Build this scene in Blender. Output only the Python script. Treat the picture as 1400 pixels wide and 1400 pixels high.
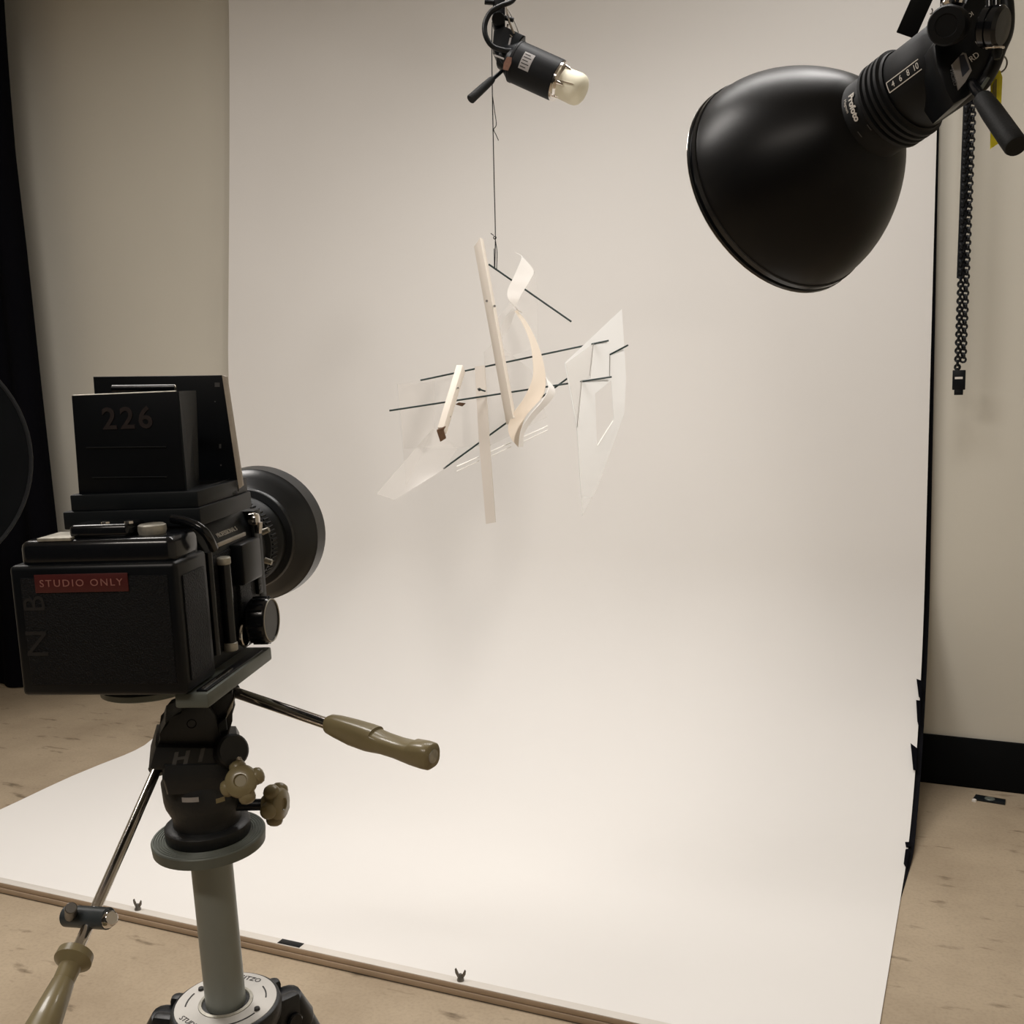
import bpy, bmesh, math, random
from mathutils import Vector, Matrix
random.seed(7)
for o in list(bpy.data.objects):
    bpy.data.objects.remove(o)
SC = bpy.context.scene
COL = SC.collection
V = Vector
PI = math.pi

# ------------------------------------------------------------------ camera
FPX, EYE = 1500.0, V((0, 0, 1.34))
_y = V((648, 178, -1500)).normalized()
_z = V((-210, 13400, 1500)); _z = (_z - _y * _z.dot(_y)).normalized()
_x = _y.cross(_z)
ROT = Matrix((_x, _y, _z))                      # view axes -> room axes
cam_data = bpy.data.cameras.new('camera')
cam_data.sensor_width = 36.0
cam_data.lens = 36.0 * FPX / 1400.0
cam_data.clip_start = 0.02
cam = bpy.data.objects.new('camera', cam_data)
COL.objects.link(cam)
cam.matrix_world = Matrix.Translation(EYE) @ ROT.to_4x4()
SC.camera = cam

# ------------------------------------------------------------------ world, lights, exposure
world = bpy.data.worlds.new('studio_world'); SC.world = world
world.use_nodes = True
world.node_tree.nodes['Background'].inputs[0].default_value = (1.0, 0.93, 0.84, 1)
world.node_tree.nodes['Background'].inputs[1].default_value = 0.05
SC.view_settings.view_transform = 'Standard'
SC.view_settings.look = 'None'
SC.view_settings.gamma = 1.0
SC.view_settings.use_curve_mapping = False
SC.view_settings.exposure = -0.10


def area(name, loc, target, sx, sy, power, color):
    l = bpy.data.lights.new(name, 'AREA'); l.shape = 'RECTANGLE'
    l.size = sx; l.size_y = sy; l.energy = power; l.color = color
    o = bpy.data.objects.new(name, l); COL.objects.link(o)
    o.location = loc
    o.rotation_euler = (V(target) - V(loc)).to_track_quat('-Z', 'Y').to_euler()
    return o


WARM = (1.0, 0.90, 0.79)
over = area('ceiling_light_set', (-0.95, 2.60, 3.42), (-0.95, 2.50, 0), 1.3, 0.40, 15, (1.0, 0.965, 0.935))
over.data.spread = math.radians(112)
area('ceiling_light_strip', (-0.12, 2.75, 3.42), (-0.12, 2.75, 0), 0.55, 0.30, 13, (1.0, 0.965, 0.935))
left = area('added_fill_left', (-2.2, 1.35, 3.42), (-2.2, 1.35, 0), 1.5, 0.6, 54, (1.0, 0.95, 0.905))  # added fill brightening the dark left side, no known fixture there
left.data.spread = math.radians(165)
rear = area('ceiling_light_room', (-0.6, -1.5, 3.42), (-0.6, -1.5, 0), 1.6, 0.35, 45, (1.0, 0.91, 0.82))

# ------------------------------------------------------------------ projection helpers (room points from sight lines)
def ray(px, py):
    return ROT @ V(((px - 700) / FPX, (700 - py) / FPX, -1.0))
def P(px, py, depth):
    return EYE + ray(px, py) * depth
def on_y(px, py, y):
    d = ray(px, py); return EYE + d * (y / d.y)
def on_z(px, py, z=0.0):
    d = ray(px, py); return EYE + d * ((z - EYE.z) / d.z)


class Frame:
    """right-handed local frame: x right, y away, z up"""
    def __init__(s, o, fwd, right=None, up=None):
        s.o = V(o)
        s.y = V(fwd).normalized()
        if up is not None:
            s.x = s.y.cross(V(up)).normalized()
        else:
            s.x = (V(right) - s.y * s.y.dot(V(right))).normalized()
        s.z = s.x.cross(s.y)
    def w(s, x, y, z):
        return s.o + s.x * x + s.y * y + s.z * z
    def loc(s, p):
        d = V(p) - s.o
        return V((d.dot(s.x), d.dot(s.y), d.dot(s.z)))
    def py(s, px, py, y):            # local x,z on the plane local-y = y
        d = ray(px, py)
        t = (s.o + s.y * y - EYE).dot(s.y) / d.dot(s.y)
        q = s.loc(EYE + d * t); return q.x, q.z
    def px(s, px, py, x):            # local y,z on the plane local-x = x
        d = ray(px, py)
        t = (s.o + s.x * x - EYE).dot(s.x) / d.dot(s.x)
        q = s.loc(EYE + d * t); return q.y, q.z
    def pz(s, px, py, z):
        d = ray(px, py)
        t = (s.o + s.z * z - EYE).dot(s.z) / d.dot(s.z)
        q = s.loc(EYE + d * t); return q.x, q.y


ROOM = Frame((0, 0, 0), (0, 1, 0), right=(1, 0, 0))

# ------------------------------------------------------------------ materials
def mat(name, color, rough=0.5, metal=0.0, vary=0.08, vscale=30.0, bump=0.0, bscale=200.0,
        spec=0.5, coat=0.0):
    m = bpy.data.materials.new(name); m.use_nodes = True
    nt = m.node_tree; b = nt.nodes['Principled BSDF']
    b.inputs['Roughness'].default_value = rough
    b.inputs['Metallic'].default_value = metal
    b.inputs['Specular IOR Level'].default_value = spec
    b.inputs['Coat Weight'].default_value = coat
    tc = nt.nodes.new('ShaderNodeTexCoord')
    nz = nt.nodes.new('ShaderNodeTexNoise'); nz.inputs['Scale'].default_value = vscale
    nz.inputs['Detail'].default_value = 4
    nt.links.new(tc.outputs['Object'], nz.inputs['Vector'])
    rp = nt.nodes.new('ShaderNodeMix'); rp.data_type = 'RGBA'
    c = V(color)
    rp.inputs['A'].default_value = (*[max(0, k * (1 - vary)) for k in c], 1)
    rp.inputs['B'].default_value = (*[min(1, k * (1 + vary)) for k in c], 1)
    nt.links.new(nz.outputs['Fac'], rp.inputs['Factor'])
    nt.links.new(rp.outputs['Result'], b.inputs['Base Color'])
    if bump:
        n2 = nt.nodes.new('ShaderNodeTexNoise'); n2.inputs['Scale'].default_value = bscale
        n2.inputs['Detail'].default_value = 3
        nt.links.new(tc.outputs['Object'], n2.inputs['Vector'])
        bp = nt.nodes.new('ShaderNodeBump'); bp.inputs['Strength'].default_value = bump
        bp.inputs['Distance'].default_value = 0.002
        nt.links.new(n2.outputs['Fac'], bp.inputs['Height'])
        nt.links.new(bp.outputs['Normal'], b.inputs['Normal'])
    return m


def clear_mat(name, color, amount, rough=0.1, light_fade=None):
    """acrylic sheet: mostly transparent with some milky diffuse; fade = (low, high) along object z"""
    m = bpy.data.materials.new(name); m.use_nodes = True
    nt = m.node_tree; nt.nodes.clear()
    out = nt.nodes.new('ShaderNodeOutputMaterial')
    b = nt.nodes.new('ShaderNodeBsdfPrincipled')
    b.inputs['Base Color'].default_value = (*color, 1); b.inputs['Roughness'].default_value = rough
    t = nt.nodes.new('ShaderNodeBsdfTransparent')
    if amount > 0.5:                       # milky sheet: lets light glow through
        tl = nt.nodes.new('ShaderNodeBsdfTranslucent'); tl.inputs['Color'].default_value = (*color, 1)
        mt = nt.nodes.new('ShaderNodeMixShader'); mt.inputs['Fac'].default_value = 0.14
        nt.links.new(b.outputs[0], mt.inputs[1]); nt.links.new(tl.outputs[0], mt.inputs[2])
        b = mt
    mx = nt.nodes.new('ShaderNodeMixShader')
    tc = nt.nodes.new('ShaderNodeTexCoord')
    if light_fade:
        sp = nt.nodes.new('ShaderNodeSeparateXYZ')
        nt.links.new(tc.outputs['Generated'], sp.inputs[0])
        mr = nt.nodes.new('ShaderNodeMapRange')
        mr.inputs['From Min'].default_value = light_fade[0]; mr.inputs['From Max'].default_value = light_fade[1]
        mr.inputs['To Min'].default_value = light_fade[2]; mr.inputs['To Max'].default_value = amount
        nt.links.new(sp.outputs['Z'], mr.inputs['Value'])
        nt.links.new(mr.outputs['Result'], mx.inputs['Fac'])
    else:
        nz = nt.nodes.new('ShaderNodeTexNoise'); nz.inputs['Scale'].default_value = 4
        nt.links.new(tc.outputs['Object'], nz.inputs['Vector'])
        mr = nt.nodes.new('ShaderNodeMapRange')
        mr.inputs['To Min'].default_value = amount * 0.8; mr.inputs['To Max'].default_value = amount * 1.2
        nt.links.new(nz.outputs['Fac'], mr.inputs['Value'])
        nt.links.new(mr.outputs['Result'], mx.inputs['Fac'])
    nt.links.new(t.outputs[0], mx.inputs[1]); nt.links.new(b.outputs[0], mx.inputs[2])
    nt.links.new(mx.outputs[0], out.inputs['Surface'])
    return m


M = {}
M['wall'] = mat('painted wall', (0.70, 0.665, 0.575), 0.7, vary=0.05, vscale=1.4, bump=0.15, bscale=60)
M['dark_wall'] = mat('dark studio wall', (0.03, 0.03, 0.03), 0.9, vary=0.05, vscale=1.4)
M['ceiling'] = mat('ceiling paint', (0.55, 0.53, 0.49), 0.8, vary=0.03)
M['paper'] = mat('white seamless paper', (0.86, 0.84, 0.81), 0.85, vary=0.015, vscale=2.0, spec=0.15)
M['black_gap'] = mat('black paper and gap shade', (0.006, 0.006, 0.008), 0.9, spec=0.1)
M['black_cloth'] = mat('black drape', (0.004, 0.004, 0.006), 0.95, spec=0.05, bump=0.2, bscale=400)
M['disc'] = mat('dark reflector cloth', (0.004, 0.0045, 0.005), 0.8, spec=0.05, vary=0.3, vscale=5)
M['black'] = mat('black enamel', (0.003, 0.0042, 0.006), 0.38, spec=0.3, vary=0.3, vscale=40)
M['black_gloss'] = mat('glossy black enamel', (0.006, 0.007, 0.009), 0.18, spec=0.5, vary=0.3)
M['black_matte'] = mat('matte black paint', (0.006, 0.0068, 0.008), 0.55, spec=0.25, vary=0.2, bump=0.05, bscale=500)
M['panel'] = mat('worn charcoal enamel', (0.008, 0.0105, 0.0125), 0.45, spec=0.28, vary=0.25, vscale=60)
M['clamp'] = mat('blue grey clamp enamel', (0.045, 0.055, 0.060), 0.4)
M['skirting'] = mat('matte black skirting', (0.004, 0.0045, 0.005), 0.8, spec=0.1)
M['hood'] = mat('satin lens hood', (0.020, 0.023, 0.027), 0.33, vary=0.15, vscale=30)
M['leather'] = mat('black leatherette', (0.003, 0.004, 0.006), 0.5, vary=0.3, bump=0.9, spec=0.25, bscale=900)
M['dish'] = mat('black dish enamel', (0.006, 0.006, 0.0065), 0.36, spec=0.22, vary=0.1, bump=0.03, bscale=900)
M['silver'] = mat('silver lining', (0.85, 0.84, 0.80), 0.3, metal=1.0)
M['chrome'] = mat('chrome', (0.80, 0.76, 0.72), 0.12, metal=1.0)
M['worn_silver'] = mat('worn silver', (0.46, 0.44, 0.38), 0.5, metal=0.5, vary=0.6, vscale=160)
M['grey_plate'] = mat('grey green metal', (0.14, 0.155, 0.135), 0.5, metal=0.2, vary=0.25, vscale=60)
M['column'] = mat('grey anodised column', (0.27, 0.29, 0.265), 0.42, metal=0.2, vary=0.06, vscale=40)
M['head'] = mat('dark tripod casting', (0.011, 0.012, 0.013), 0.45, vary=0.3, vscale=50, bump=0.15, bscale=300)
M['olive'] = mat('olive plastic', (0.25, 0.205, 0.105), 0.35, vary=0.12, vscale=60, coat=0.2)
M['dial'] = mat('silver dial plate', (0.66, 0.64, 0.60), 0.45, metal=0.25, vary=0.1, vscale=50)
M['ink'] = mat('dark ink', (0.03, 0.028, 0.026), 0.6)
M['white_ink'] = mat('white ink', (0.72, 0.68, 0.62), 0.5)
M['faint_ink'] = mat('faint worn paint', (0.012, 0.0105, 0.010), 0.7, vary=0.5, vscale=200)
M['red_ink'] = mat('dull red paint', (0.014, 0.0075, 0.007), 0.7, vary=0.5, vscale=200)
M['grey_ink'] = mat('grey paint', (0.075, 0.075, 0.075), 0.6, vary=0.4, vscale=150)
M['red_tape'] = mat('red embossed tape', (0.085, 0.014, 0.013), 0.4, vary=0.2, vscale=90)
M['pink_ink'] = mat('embossed letters', (0.34, 0.15, 0.125), 0.5, vary=0.4, vscale=300)
M['batten'] = mat('planed wood', (0.42, 0.315, 0.22), 0.6, vary=0.18, vscale=8)
M['batten_top'] = mat('pale faced wood', (0.74, 0.70, 0.64), 0.5, vary=0.05, vscale=8)
M['steel'] = mat('dull steel', (0.20, 0.19, 0.175), 0.4, metal=0.8)
M['cream_bar'] = mat('cream painted bar', (0.80, 0.74, 0.66), 0.6, vary=0.03)
M['white_sheet'] = mat('white sheet', (0.88, 0.86, 0.83), 0.5, vary=0.02)
M['veneer'] = mat('cream veneer', (0.83, 0.74, 0.63), 0.55, vary=0.05, vscale=20)
M['rod'] = mat('dark green rod', (0.012, 0.028, 0.027), 0.5)
M['wood_end'] = mat('brown end grain', (0.11, 0.058, 0.030), 0.7, vary=0.4, vscale=200)
M['acrylic'] = clear_mat('clear acrylic', (0.82, 0.78, 0.73), 0.08)
M['acrylic_milk'] = clear_mat('milky acrylic', (0.80, 0.77, 0.73), 0.16)
M['frost'] = clear_mat('frosted acrylic', (0.84, 0.79, 0.73), 0.92, 0.5)
M['film'] = clear_mat('white translucent film', (0.86, 0.865, 0.855), 0.96, 0.5, light_fade=(0.05, 0.55, 0.22))  # lower part made more transparent to stand for light fading down the sheet
M['edge'] = mat('edge glint white', (0.95, 0.94, 0.90), 0.25, vary=0.01)  # near-white colour stands for glints along sheet edges
M['string'] = mat('black thread', (0.008, 0.008, 0.009), 0.8)
M['rubber'] = mat('black rubber cable', (0.004, 0.005, 0.006), 0.4, spec=0.3)
M['glass_dome'] = mat('frosted glass dome', (0.82, 0.78, 0.62), 0.55, spec=0.3, vary=0.05, vscale=40)
M['pale_edge'] = mat('pale trim and lit edge', (0.55, 0.50, 0.44), 0.5, vary=0.2, vscale=120)
M['sticker'] = mat('silver sticker', (0.38, 0.36, 0.35), 0.5, metal=0.2, vary=0.2, vscale=150)
M['sticker_blue'] = mat('dark blue sticker print', (0.035, 0.04, 0.06), 0.5)
M['rust'] = mat('rusty sticker', (0.17, 0.075, 0.045), 0.7, vary=0.6, vscale=160)
M['yellow'] = mat('yellow tag', (0.92, 0.82, 0.03), 0.45, vary=0.05)
M['yellow_print'] = mat('olive print', (0.22, 0.19, 0.05), 0.6, vary=0.3, vscale=300)
M['pole'] = mat('grey pole', (0.25, 0.26, 0.23), 0.5, metal=0.2)
M['grip'] = mat('black grip rubber', (0.011, 0.0115, 0.0115), 0.65, spec=0.25, bump=0.2, bscale=400)


def floor_mat():
    m = bpy.data.materials.new('worn tan floor'); m.use_nodes = True
    nt = m.node_tree; b = nt.nodes['Principled BSDF']; L = nt.links.new
    b.inputs['Roughness'].default_value = 0.55
    b.inputs['Specular IOR Level'].default_value = 0.3
    tc = nt.nodes.new('ShaderNodeTexCoord')
    n1 = nt.nodes.new('ShaderNodeTexNoise'); n1.inputs['Scale'].default_value = 2.2; n1.inputs['Detail'].default_value = 9
    n1.inputs['Roughness'].default_value = 0.65
    L(tc.outputs['Object'], n1.inputs['Vector'])
    r1 = nt.nodes.new('ShaderNodeValToRGB')
    r1.color_ramp.elements[0].position = 0.30; r1.color_ramp.elements[0].color = (0.35, 0.275, 0.190, 1)
    r1.color_ramp.elements[1].position = 0.70; r1.color_ramp.elements[1].color = (0.50, 0.405, 0.290, 1)
    L(n1.outputs['Fac'], r1.inputs['Fac'])
    mp = nt.nodes.new('ShaderNodeMapping'); mp.inputs['Scale'].default_value = (9, 26, 9)
    L(tc.outputs['Object'], mp.inputs['Vector'])
    n2 = nt.nodes.new('ShaderNodeTexNoise'); n2.inputs['Scale'].default_value = 1.0; n2.inputs['Detail'].default_value = 6
    L(mp.outputs[0], n2.inputs['Vector'])
    r2 = nt.nodes.new('ShaderNodeValToRGB')
    r2.color_ramp.elements[0].position = 0.27; r2.color_ramp.elements[0].color = (0.45, 0.43, 0.40, 1)
    r2.color_ramp.elements[1].position = 0.38; r2.color_ramp.elements[1].color = (1, 1, 1, 1)
    L(n2.outputs['Fac'], r2.inputs['Fac'])
    n3 = nt.nodes.new('ShaderNodeTexNoise'); n3.inputs['Scale'].default_value = 120; n3.inputs['Detail'].default_value = 2
    L(tc.outputs['Object'], n3.inputs['Vector'])
    r3 = nt.nodes.new('ShaderNodeValToRGB')
    r3.color_ramp.elements[0].position = 0.25; r3.color_ramp.elements[0].color = (0.88, 0.88, 0.88, 1)
    r3.color_ramp.elements[1].position = 0.55; r3.color_ramp.elements[1].color = (1, 1, 1, 1)
    L(n3.outputs['Fac'], r3.inputs['Fac'])
    m1 = nt.nodes.new('ShaderNodeMix'); m1.data_type = 'RGBA'; m1.blend_type = 'MULTIPLY'; m1.inputs['Factor'].default_value = 1
    L(r1.outputs[0], m1.inputs['A']); L(r2.outputs[0], m1.inputs['B'])
    m2 = nt.nodes.new('ShaderNodeMix'); m2.data_type = 'RGBA'; m2.blend_type = 'MULTIPLY'; m2.inputs['Factor'].default_value = 1
    L(m1.outputs['Result'], m2.inputs['A']); L(r3.outputs[0], m2.inputs['B'])
    L(m2.outputs['Result'], b.inputs['Base Color'])
    bp = nt.nodes.new('ShaderNodeBump'); bp.inputs['Strength'].default_value = 0.08; bp.inputs['Distance'].default_value = 0.003
    L(n2.outputs['Fac'], bp.inputs['Height']); L(bp.outputs[0], b.inputs['Normal'])
    return m


M['floor'] = floor_mat()

# ------------------------------------------------------------------ mesh builder
class MB:
    def __init__(s):
        s.bm = bmesh.new()
    def _mark(s):
        return set(s.bm.verts)
    def box(s, F, x0, x1, y0, y1, z0, z1, bevel=0.0, seg=2):
        vs = [s.bm.verts.new(F.w(x, y, z)) for x in (x0, x1) for y in (y0, y1) for z in (z0, z1)]
        fs = []
        for q in ((0, 1, 3, 2), (4, 6, 7, 5), (0, 4, 5, 1), (2, 3, 7, 6), (0, 2, 6, 4), (1, 5, 7, 3)):
            fs.append(s.bm.faces.new([vs[i] for i in q]))
        if bevel:
            es = list({e for f in fs for e in f.edges})
            bmesh.ops.bevel(s.bm, geom=es, offset=bevel, segments=seg, affect='EDGES', profile=0.5)
        return s
    def hexa(s, a, b, bevel=0.0):
        """two quads (4 room points each) joined into a block"""
        va = [s.bm.verts.new(p) for p in a]; vb = [s.bm.verts.new(p) for p in b]
        fs = [s.bm.faces.new(va), s.bm.faces.new(vb[::-1])]
        for i in range(4):
            j = (i + 1) % 4
            fs.append(s.bm.faces.new((va[j], va[i], vb[i], vb[j])))
        if bevel:
            bmesh.ops.bevel(s.bm, geom=list({e for f in fs for e in f.edges}), offset=bevel, segments=2, affect='EDGES', profile=0.5)
        return s
    def prism(s, pts, thick, bevel=0.0, seg=2):
        """outline of room points extruded by a vector"""
        th = V(thick)
        va = [s.bm.verts.new(p) for p in pts]; vb = [s.bm.verts.new(V(p) + th) for p in pts]
        fs = [s.bm.faces.new(va), s.bm.faces.new(vb[::-1])]
        n = len(pts)
        for i in range(n):
            j = (i + 1) % n
            fs.append(s.bm.faces.new((va[j], va[i], vb[i], vb[j])))
        if bevel:
            es = list({e for f in fs[:2] for e in f.edges})
            bmesh.ops.bevel(s.bm, geom=es, offset=bevel, segments=seg, affect='EDGES', profile=0.5)
        return s
    def lathe(s, o, axis, prof, seg=48, cap=True, squash=None):
        """profile of (distance along axis, radius)"""
        o = V(o); a = V(axis).normalized()
        u = a.orthogonal().normalized() if squash is None else V(squash[0]).normalized()
        u = (u - a * a.dot(u)).normalized(); v = a.cross(u)
        k = 1.0 if squash is None else squash[1]
        rings = []
        for (t, r) in prof:
            if r < 1e-6:
                rings.append([s.bm.verts.new(o + a * t)])
            else:
                rings.append([s.bm.verts.new(o + a * t + (u * math.cos(2 * PI * i / seg) + v * k * math.sin(2 * PI * i / seg)) * r) for i in range(seg)])
        for A, B in zip(rings, rings[1:]):
            if len(A) == 1 and len(B) == 1:
                continue
            if len(A) == 1:
                for i in range(seg): s.bm.faces.new((A[0], B[(i + 1) % seg], B[i]))
            elif len(B) == 1:
                for i in range(seg): s.bm.faces.new((A[i], A[(i + 1) % seg], B[0]))
            else:
                for i in range(seg):
                    j = (i + 1) % seg
                    s.bm.faces.new((A[i], A[j], B[j], B[i]))
        if cap:
            if len(rings[0]) > 1: s.bm.faces.new(rings[0][::-1])
            if len(rings[-1]) > 1: s.bm.faces.new(rings[-1])
        return s
    def rod(s, p, q, r, r2=None, seg=16, ch=0.0):
        p, q = V(p), V(q); L = (q - p).length; r2 = r if r2 is None else r2
        if ch:
            return s.lathe(p, q - p, [(0, r - ch), (ch, r), (L - ch, r2), (L, r2 - ch)], seg)
        return s.lathe(p, q - p, [(0, r), (L, r2)], seg)
    def tube(s, pts, r, seg=10, smooth=True):
        pts = [V(p) for p in pts]
        if smooth: pts = spline(pts, 8)
        n = len(pts); rings = []
        t0 = (pts[1] - pts[0]).normalized(); u = t0.orthogonal().normalized()
        for i, p in enumerate(pts):
            t = (pts[min(i + 1, n - 1)] - pts[max(i - 1, 0)]).normalized()
            u = (u - t * t.dot(u)).normalized(); v = t.cross(u)
            rings.append([s.bm.verts.new(p + (u * math.cos(2 * PI * k / seg) + v * math.sin(2 * PI * k / seg)) * r) for k in range(seg)])
        for A, B in zip(rings, rings[1:]):
            for k in range(seg):
                j = (k + 1) % seg
                s.bm.faces.new((A[k], A[j], B[j], B[k]))
        s.bm.faces.new(rings[0][::-1]); s.bm.faces.new(rings[-1])
        return s
    def ball(s, c, r, seg=16):
        prof = [(-r * math.cos(PI * i / 10), r * math.sin(PI * i / 10)) for i in range(11)]
        prof[0] = (-r, 0); prof[-1] = (r, 0)
        return s.lathe(c, (0, 0, 1), prof, seg)
    def torus(s, c, axis, R, r, seg=32, k=8):
        c = V(c); a = V(axis).normalized(); u = a.orthogonal().normalized(); v = a.cross(u)
        g = []
        for i in range(seg):
            d = u * math.cos(2 * PI * i / seg) + v * math.sin(2 * PI * i / seg)
            g.append([s.bm.verts.new(c + d * (R + r * math.cos(2 * PI * j / k)) + a * r * math.sin(2 * PI * j / k)) for j in range(k)])
        for i in range(seg):
            A, B = g[i], g[(i + 1) % seg]
            for j in range(k):
                l = (j + 1) % k
                s.bm.faces.new((A[j], B[j], B[l], A[l]))
        return s
    def ribbon(s, Lp, Rp, th, n=6):
        """curved strip between two edges, with thickness"""
        Ls, Rs = spline(Lp, n), spline(Rp, n)
        N = len(Ls); nor = []
        for i in range(N):
            t = (Ls[min(i + 1, N - 1)] - Ls[max(i - 1, 0)]) + (Rs[min(i + 1, N - 1)] - Rs[max(i - 1, 0)])
            m = t.cross(Rs[i] - Ls[i]); nor.append(m.normalized() if m.length > 1e-9 else V((0, 1, 0)))
        rows = []
        for i in range(N):
            d = nor[i] * th / 2
            rows.append([s.bm.verts.new(p) for p in (Ls[i] - d, Rs[i] - d, Rs[i] + d, Ls[i] + d)])
        for A, B in zip(rows, rows[1:]):
            for j in range(4):
                k = (j + 1) % 4
                s.bm.faces.new((A[j], A[k], B[k], B[j]))
        s.bm.faces.new(rows[0][::-1]); s.bm.faces.new(rows[-1])
        return s
    def sheet(s, outer, hole, normal, th):
        """flat sheet with a hole"""
        d = V(normal).normalized() * th
        es = []
        for loop in (outer, hole):
            if not loop: continue
            vs = [s.bm.verts.new(p) for p in loop]
            es += [s.bm.edges.new((vs[i], vs[(i + 1) % len(vs)])) for i in range(len(vs))]
        r = bmesh.ops.triangle_fill(s.bm, use_beauty=True, edges=es)
        fs = [g for g in r['geom'] if isinstance(g, bmesh.types.BMFace)]
        x = bmesh.ops.extrude_face_region(s.bm, geom=fs)
        bmesh.ops.translate(s.bm, verts=[g for g in x['geom'] if isinstance(g, bmesh.types.BMVert)], vec=d)
        return s
    def build(s, name, m, parent=None, sharp=38, label=None, recalc=True):
        bm = s.bm
        if recalc: bmesh.ops.recalc_face_normals(bm, faces=bm.faces)
        lim = math.radians(sharp)
        for f in bm.faces: f.smooth = True
        for e in bm.edges:
            e.smooth = not (len(e.link_faces) == 2 and e.calc_face_angle(0) > lim)
        me = bpy.data.meshes.new(name)
        co = [v.co for v in bm.verts]
        c = (V([min(q[i] for q in co) for i in range(3)]) + V([max(q[i] for q in co) for i in range(3)])) / 2
        bmesh.ops.translate(bm, verts=bm.verts, vec=-c)
        bm.to_mesh(me); bm.free()
        me.materials.append(m)
        return place(name, me, c, parent, label)


WPOS = {}
def place(name, me, c, parent, label=None):
    o = bpy.data.objects.new(name, me); COL.objects.link(o)
    WPOS[o.name] = V(c)
    if parent is not None:
        o.parent = parent; o.location = V(c) - WPOS[parent.name]
    else:
        o.location = c
    if label: o['label'] = label
    return o


def spline(pts, n):
    pts = [V(p) for p in pts]
    if len(pts) < 3: return pts
    e = [pts[0] * 2 - pts[1]] + pts + [pts[-1] * 2 - pts[-2]]
    out = []
    for i in range(1, len(e) - 2):
        a, b, c, d = e[i - 1:i + 3]
        for k in range(n):
            t = k / n
            out.append(0.5 * ((2 * b) + (c - a) * t + (2 * a - 5 * b + 4 * c - d) * t * t + (3 * b - a - 3 * c + d) * t ** 3))
    out.append(pts[-1])
    return out


def thing(name, label, cat, loc, group=None):
    o = bpy.data.objects.new(name, None); COL.objects.link(o)
    o.empty_display_size = 0.05
    o.location = loc; WPOS[o.name] = V(loc)
    o['label'] = label; o['category'] = cat
    if group: o['group'] = group
    return o
def tag(o, label, cat, group=None):
    o['label'] = label; o['category'] = cat
    if group: o['group'] = group
    return o
def struct(o):
    o['kind'] = 'structure'; return o


def text(name, s, m, c, xd, yd, size, parent, depth=0.0004, sx=1.0, space=1.0, curve=None, shear=0.0, bold=0.0):
    """raised lettering: centre c, reading direction xd, letter-up direction yd, capital height size;
    curve = (axis point, axis dir) wraps it round a cylinder"""
    cu = bpy.data.curves.new(name, 'FONT'); cu.body = s
    cu.align_x = 'CENTER'; cu.align_y = 'CENTER'; cu.size = size / 0.70; cu.extrude = depth; cu.resolution_u = 3
    cu.space_character = space; cu.shear = shear; cu.offset = bold
    tmp = bpy.data.objects.new(name + '_tmp', cu); COL.objects.link(tmp)
    dg = bpy.context.evaluated_depsgraph_get()
    me = bpy.data.meshes.new_from_object(tmp.evaluated_get(dg))
    bpy.data.objects.remove(tmp); bpy.data.curves.remove(cu)
    x = V(xd).normalized(); y = V(yd); y = (y - x * x.dot(y)).normalized(); z = x.cross(y)
    c = V(c)
    for v in me.vertices:
        w = x * (v.co.x * sx) + y * v.co.y + z * v.co.z
        if curve:
            ap, ad = V(curve[0]), V(curve[1]).normalized()
            foot = ap + ad * (c - ap).dot(ad)
            rv = c - foot; R = rv.length
            rv = rv.normalized(); tv = ad.cross(rv)
            ang = w.dot(tv) / R
            w = ad * w.dot(ad) + (rv * math.cos(ang) + tv * math.sin(ang)) * (R + w.dot(rv)) - rv * R
        v.co = w
    me.materials.clear(); me.materials.append(m)
    me.name = name
    return place(name, me, c, parent)


# ================================================================== ROOM
WALL_Y = 3.84
XL, XR, YF, CEIL = -5.3, 2.1, -2.4, 3.5
struct(MB().box(ROOM, XL, XR, YF, WALL_Y, -0.1, 0).build('floor', M['floor']))
struct(MB().box(ROOM, XL, XR, WALL_Y, WALL_Y + 0.1, 0, CEIL).build('wall_back', M['wall']))
struct(MB().box(ROOM, XL - 0.1, XL, YF, WALL_Y, 0, CEIL).build('wall_left', M['wall']))
struct(MB().box(ROOM, XR, XR + 0.1, YF, WALL_Y, 0, CEIL).build('wall_right', M['wall']))
struct(MB().box(ROOM, XL, XR, YF - 0.1, YF, 0, CEIL).build('wall_front', M['dark_wall']))
struct(MB().box(ROOM, XL, XR, YF, WALL_Y, CEIL, CEIL + 0.1).build('ceiling', M['ceiling']))
struct(MB().box(ROOM, XL, XR, WALL_Y - 0.014, WALL_Y, 0, 0.168, 0.004).build('baseboard_back', M['skirting']))

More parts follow.
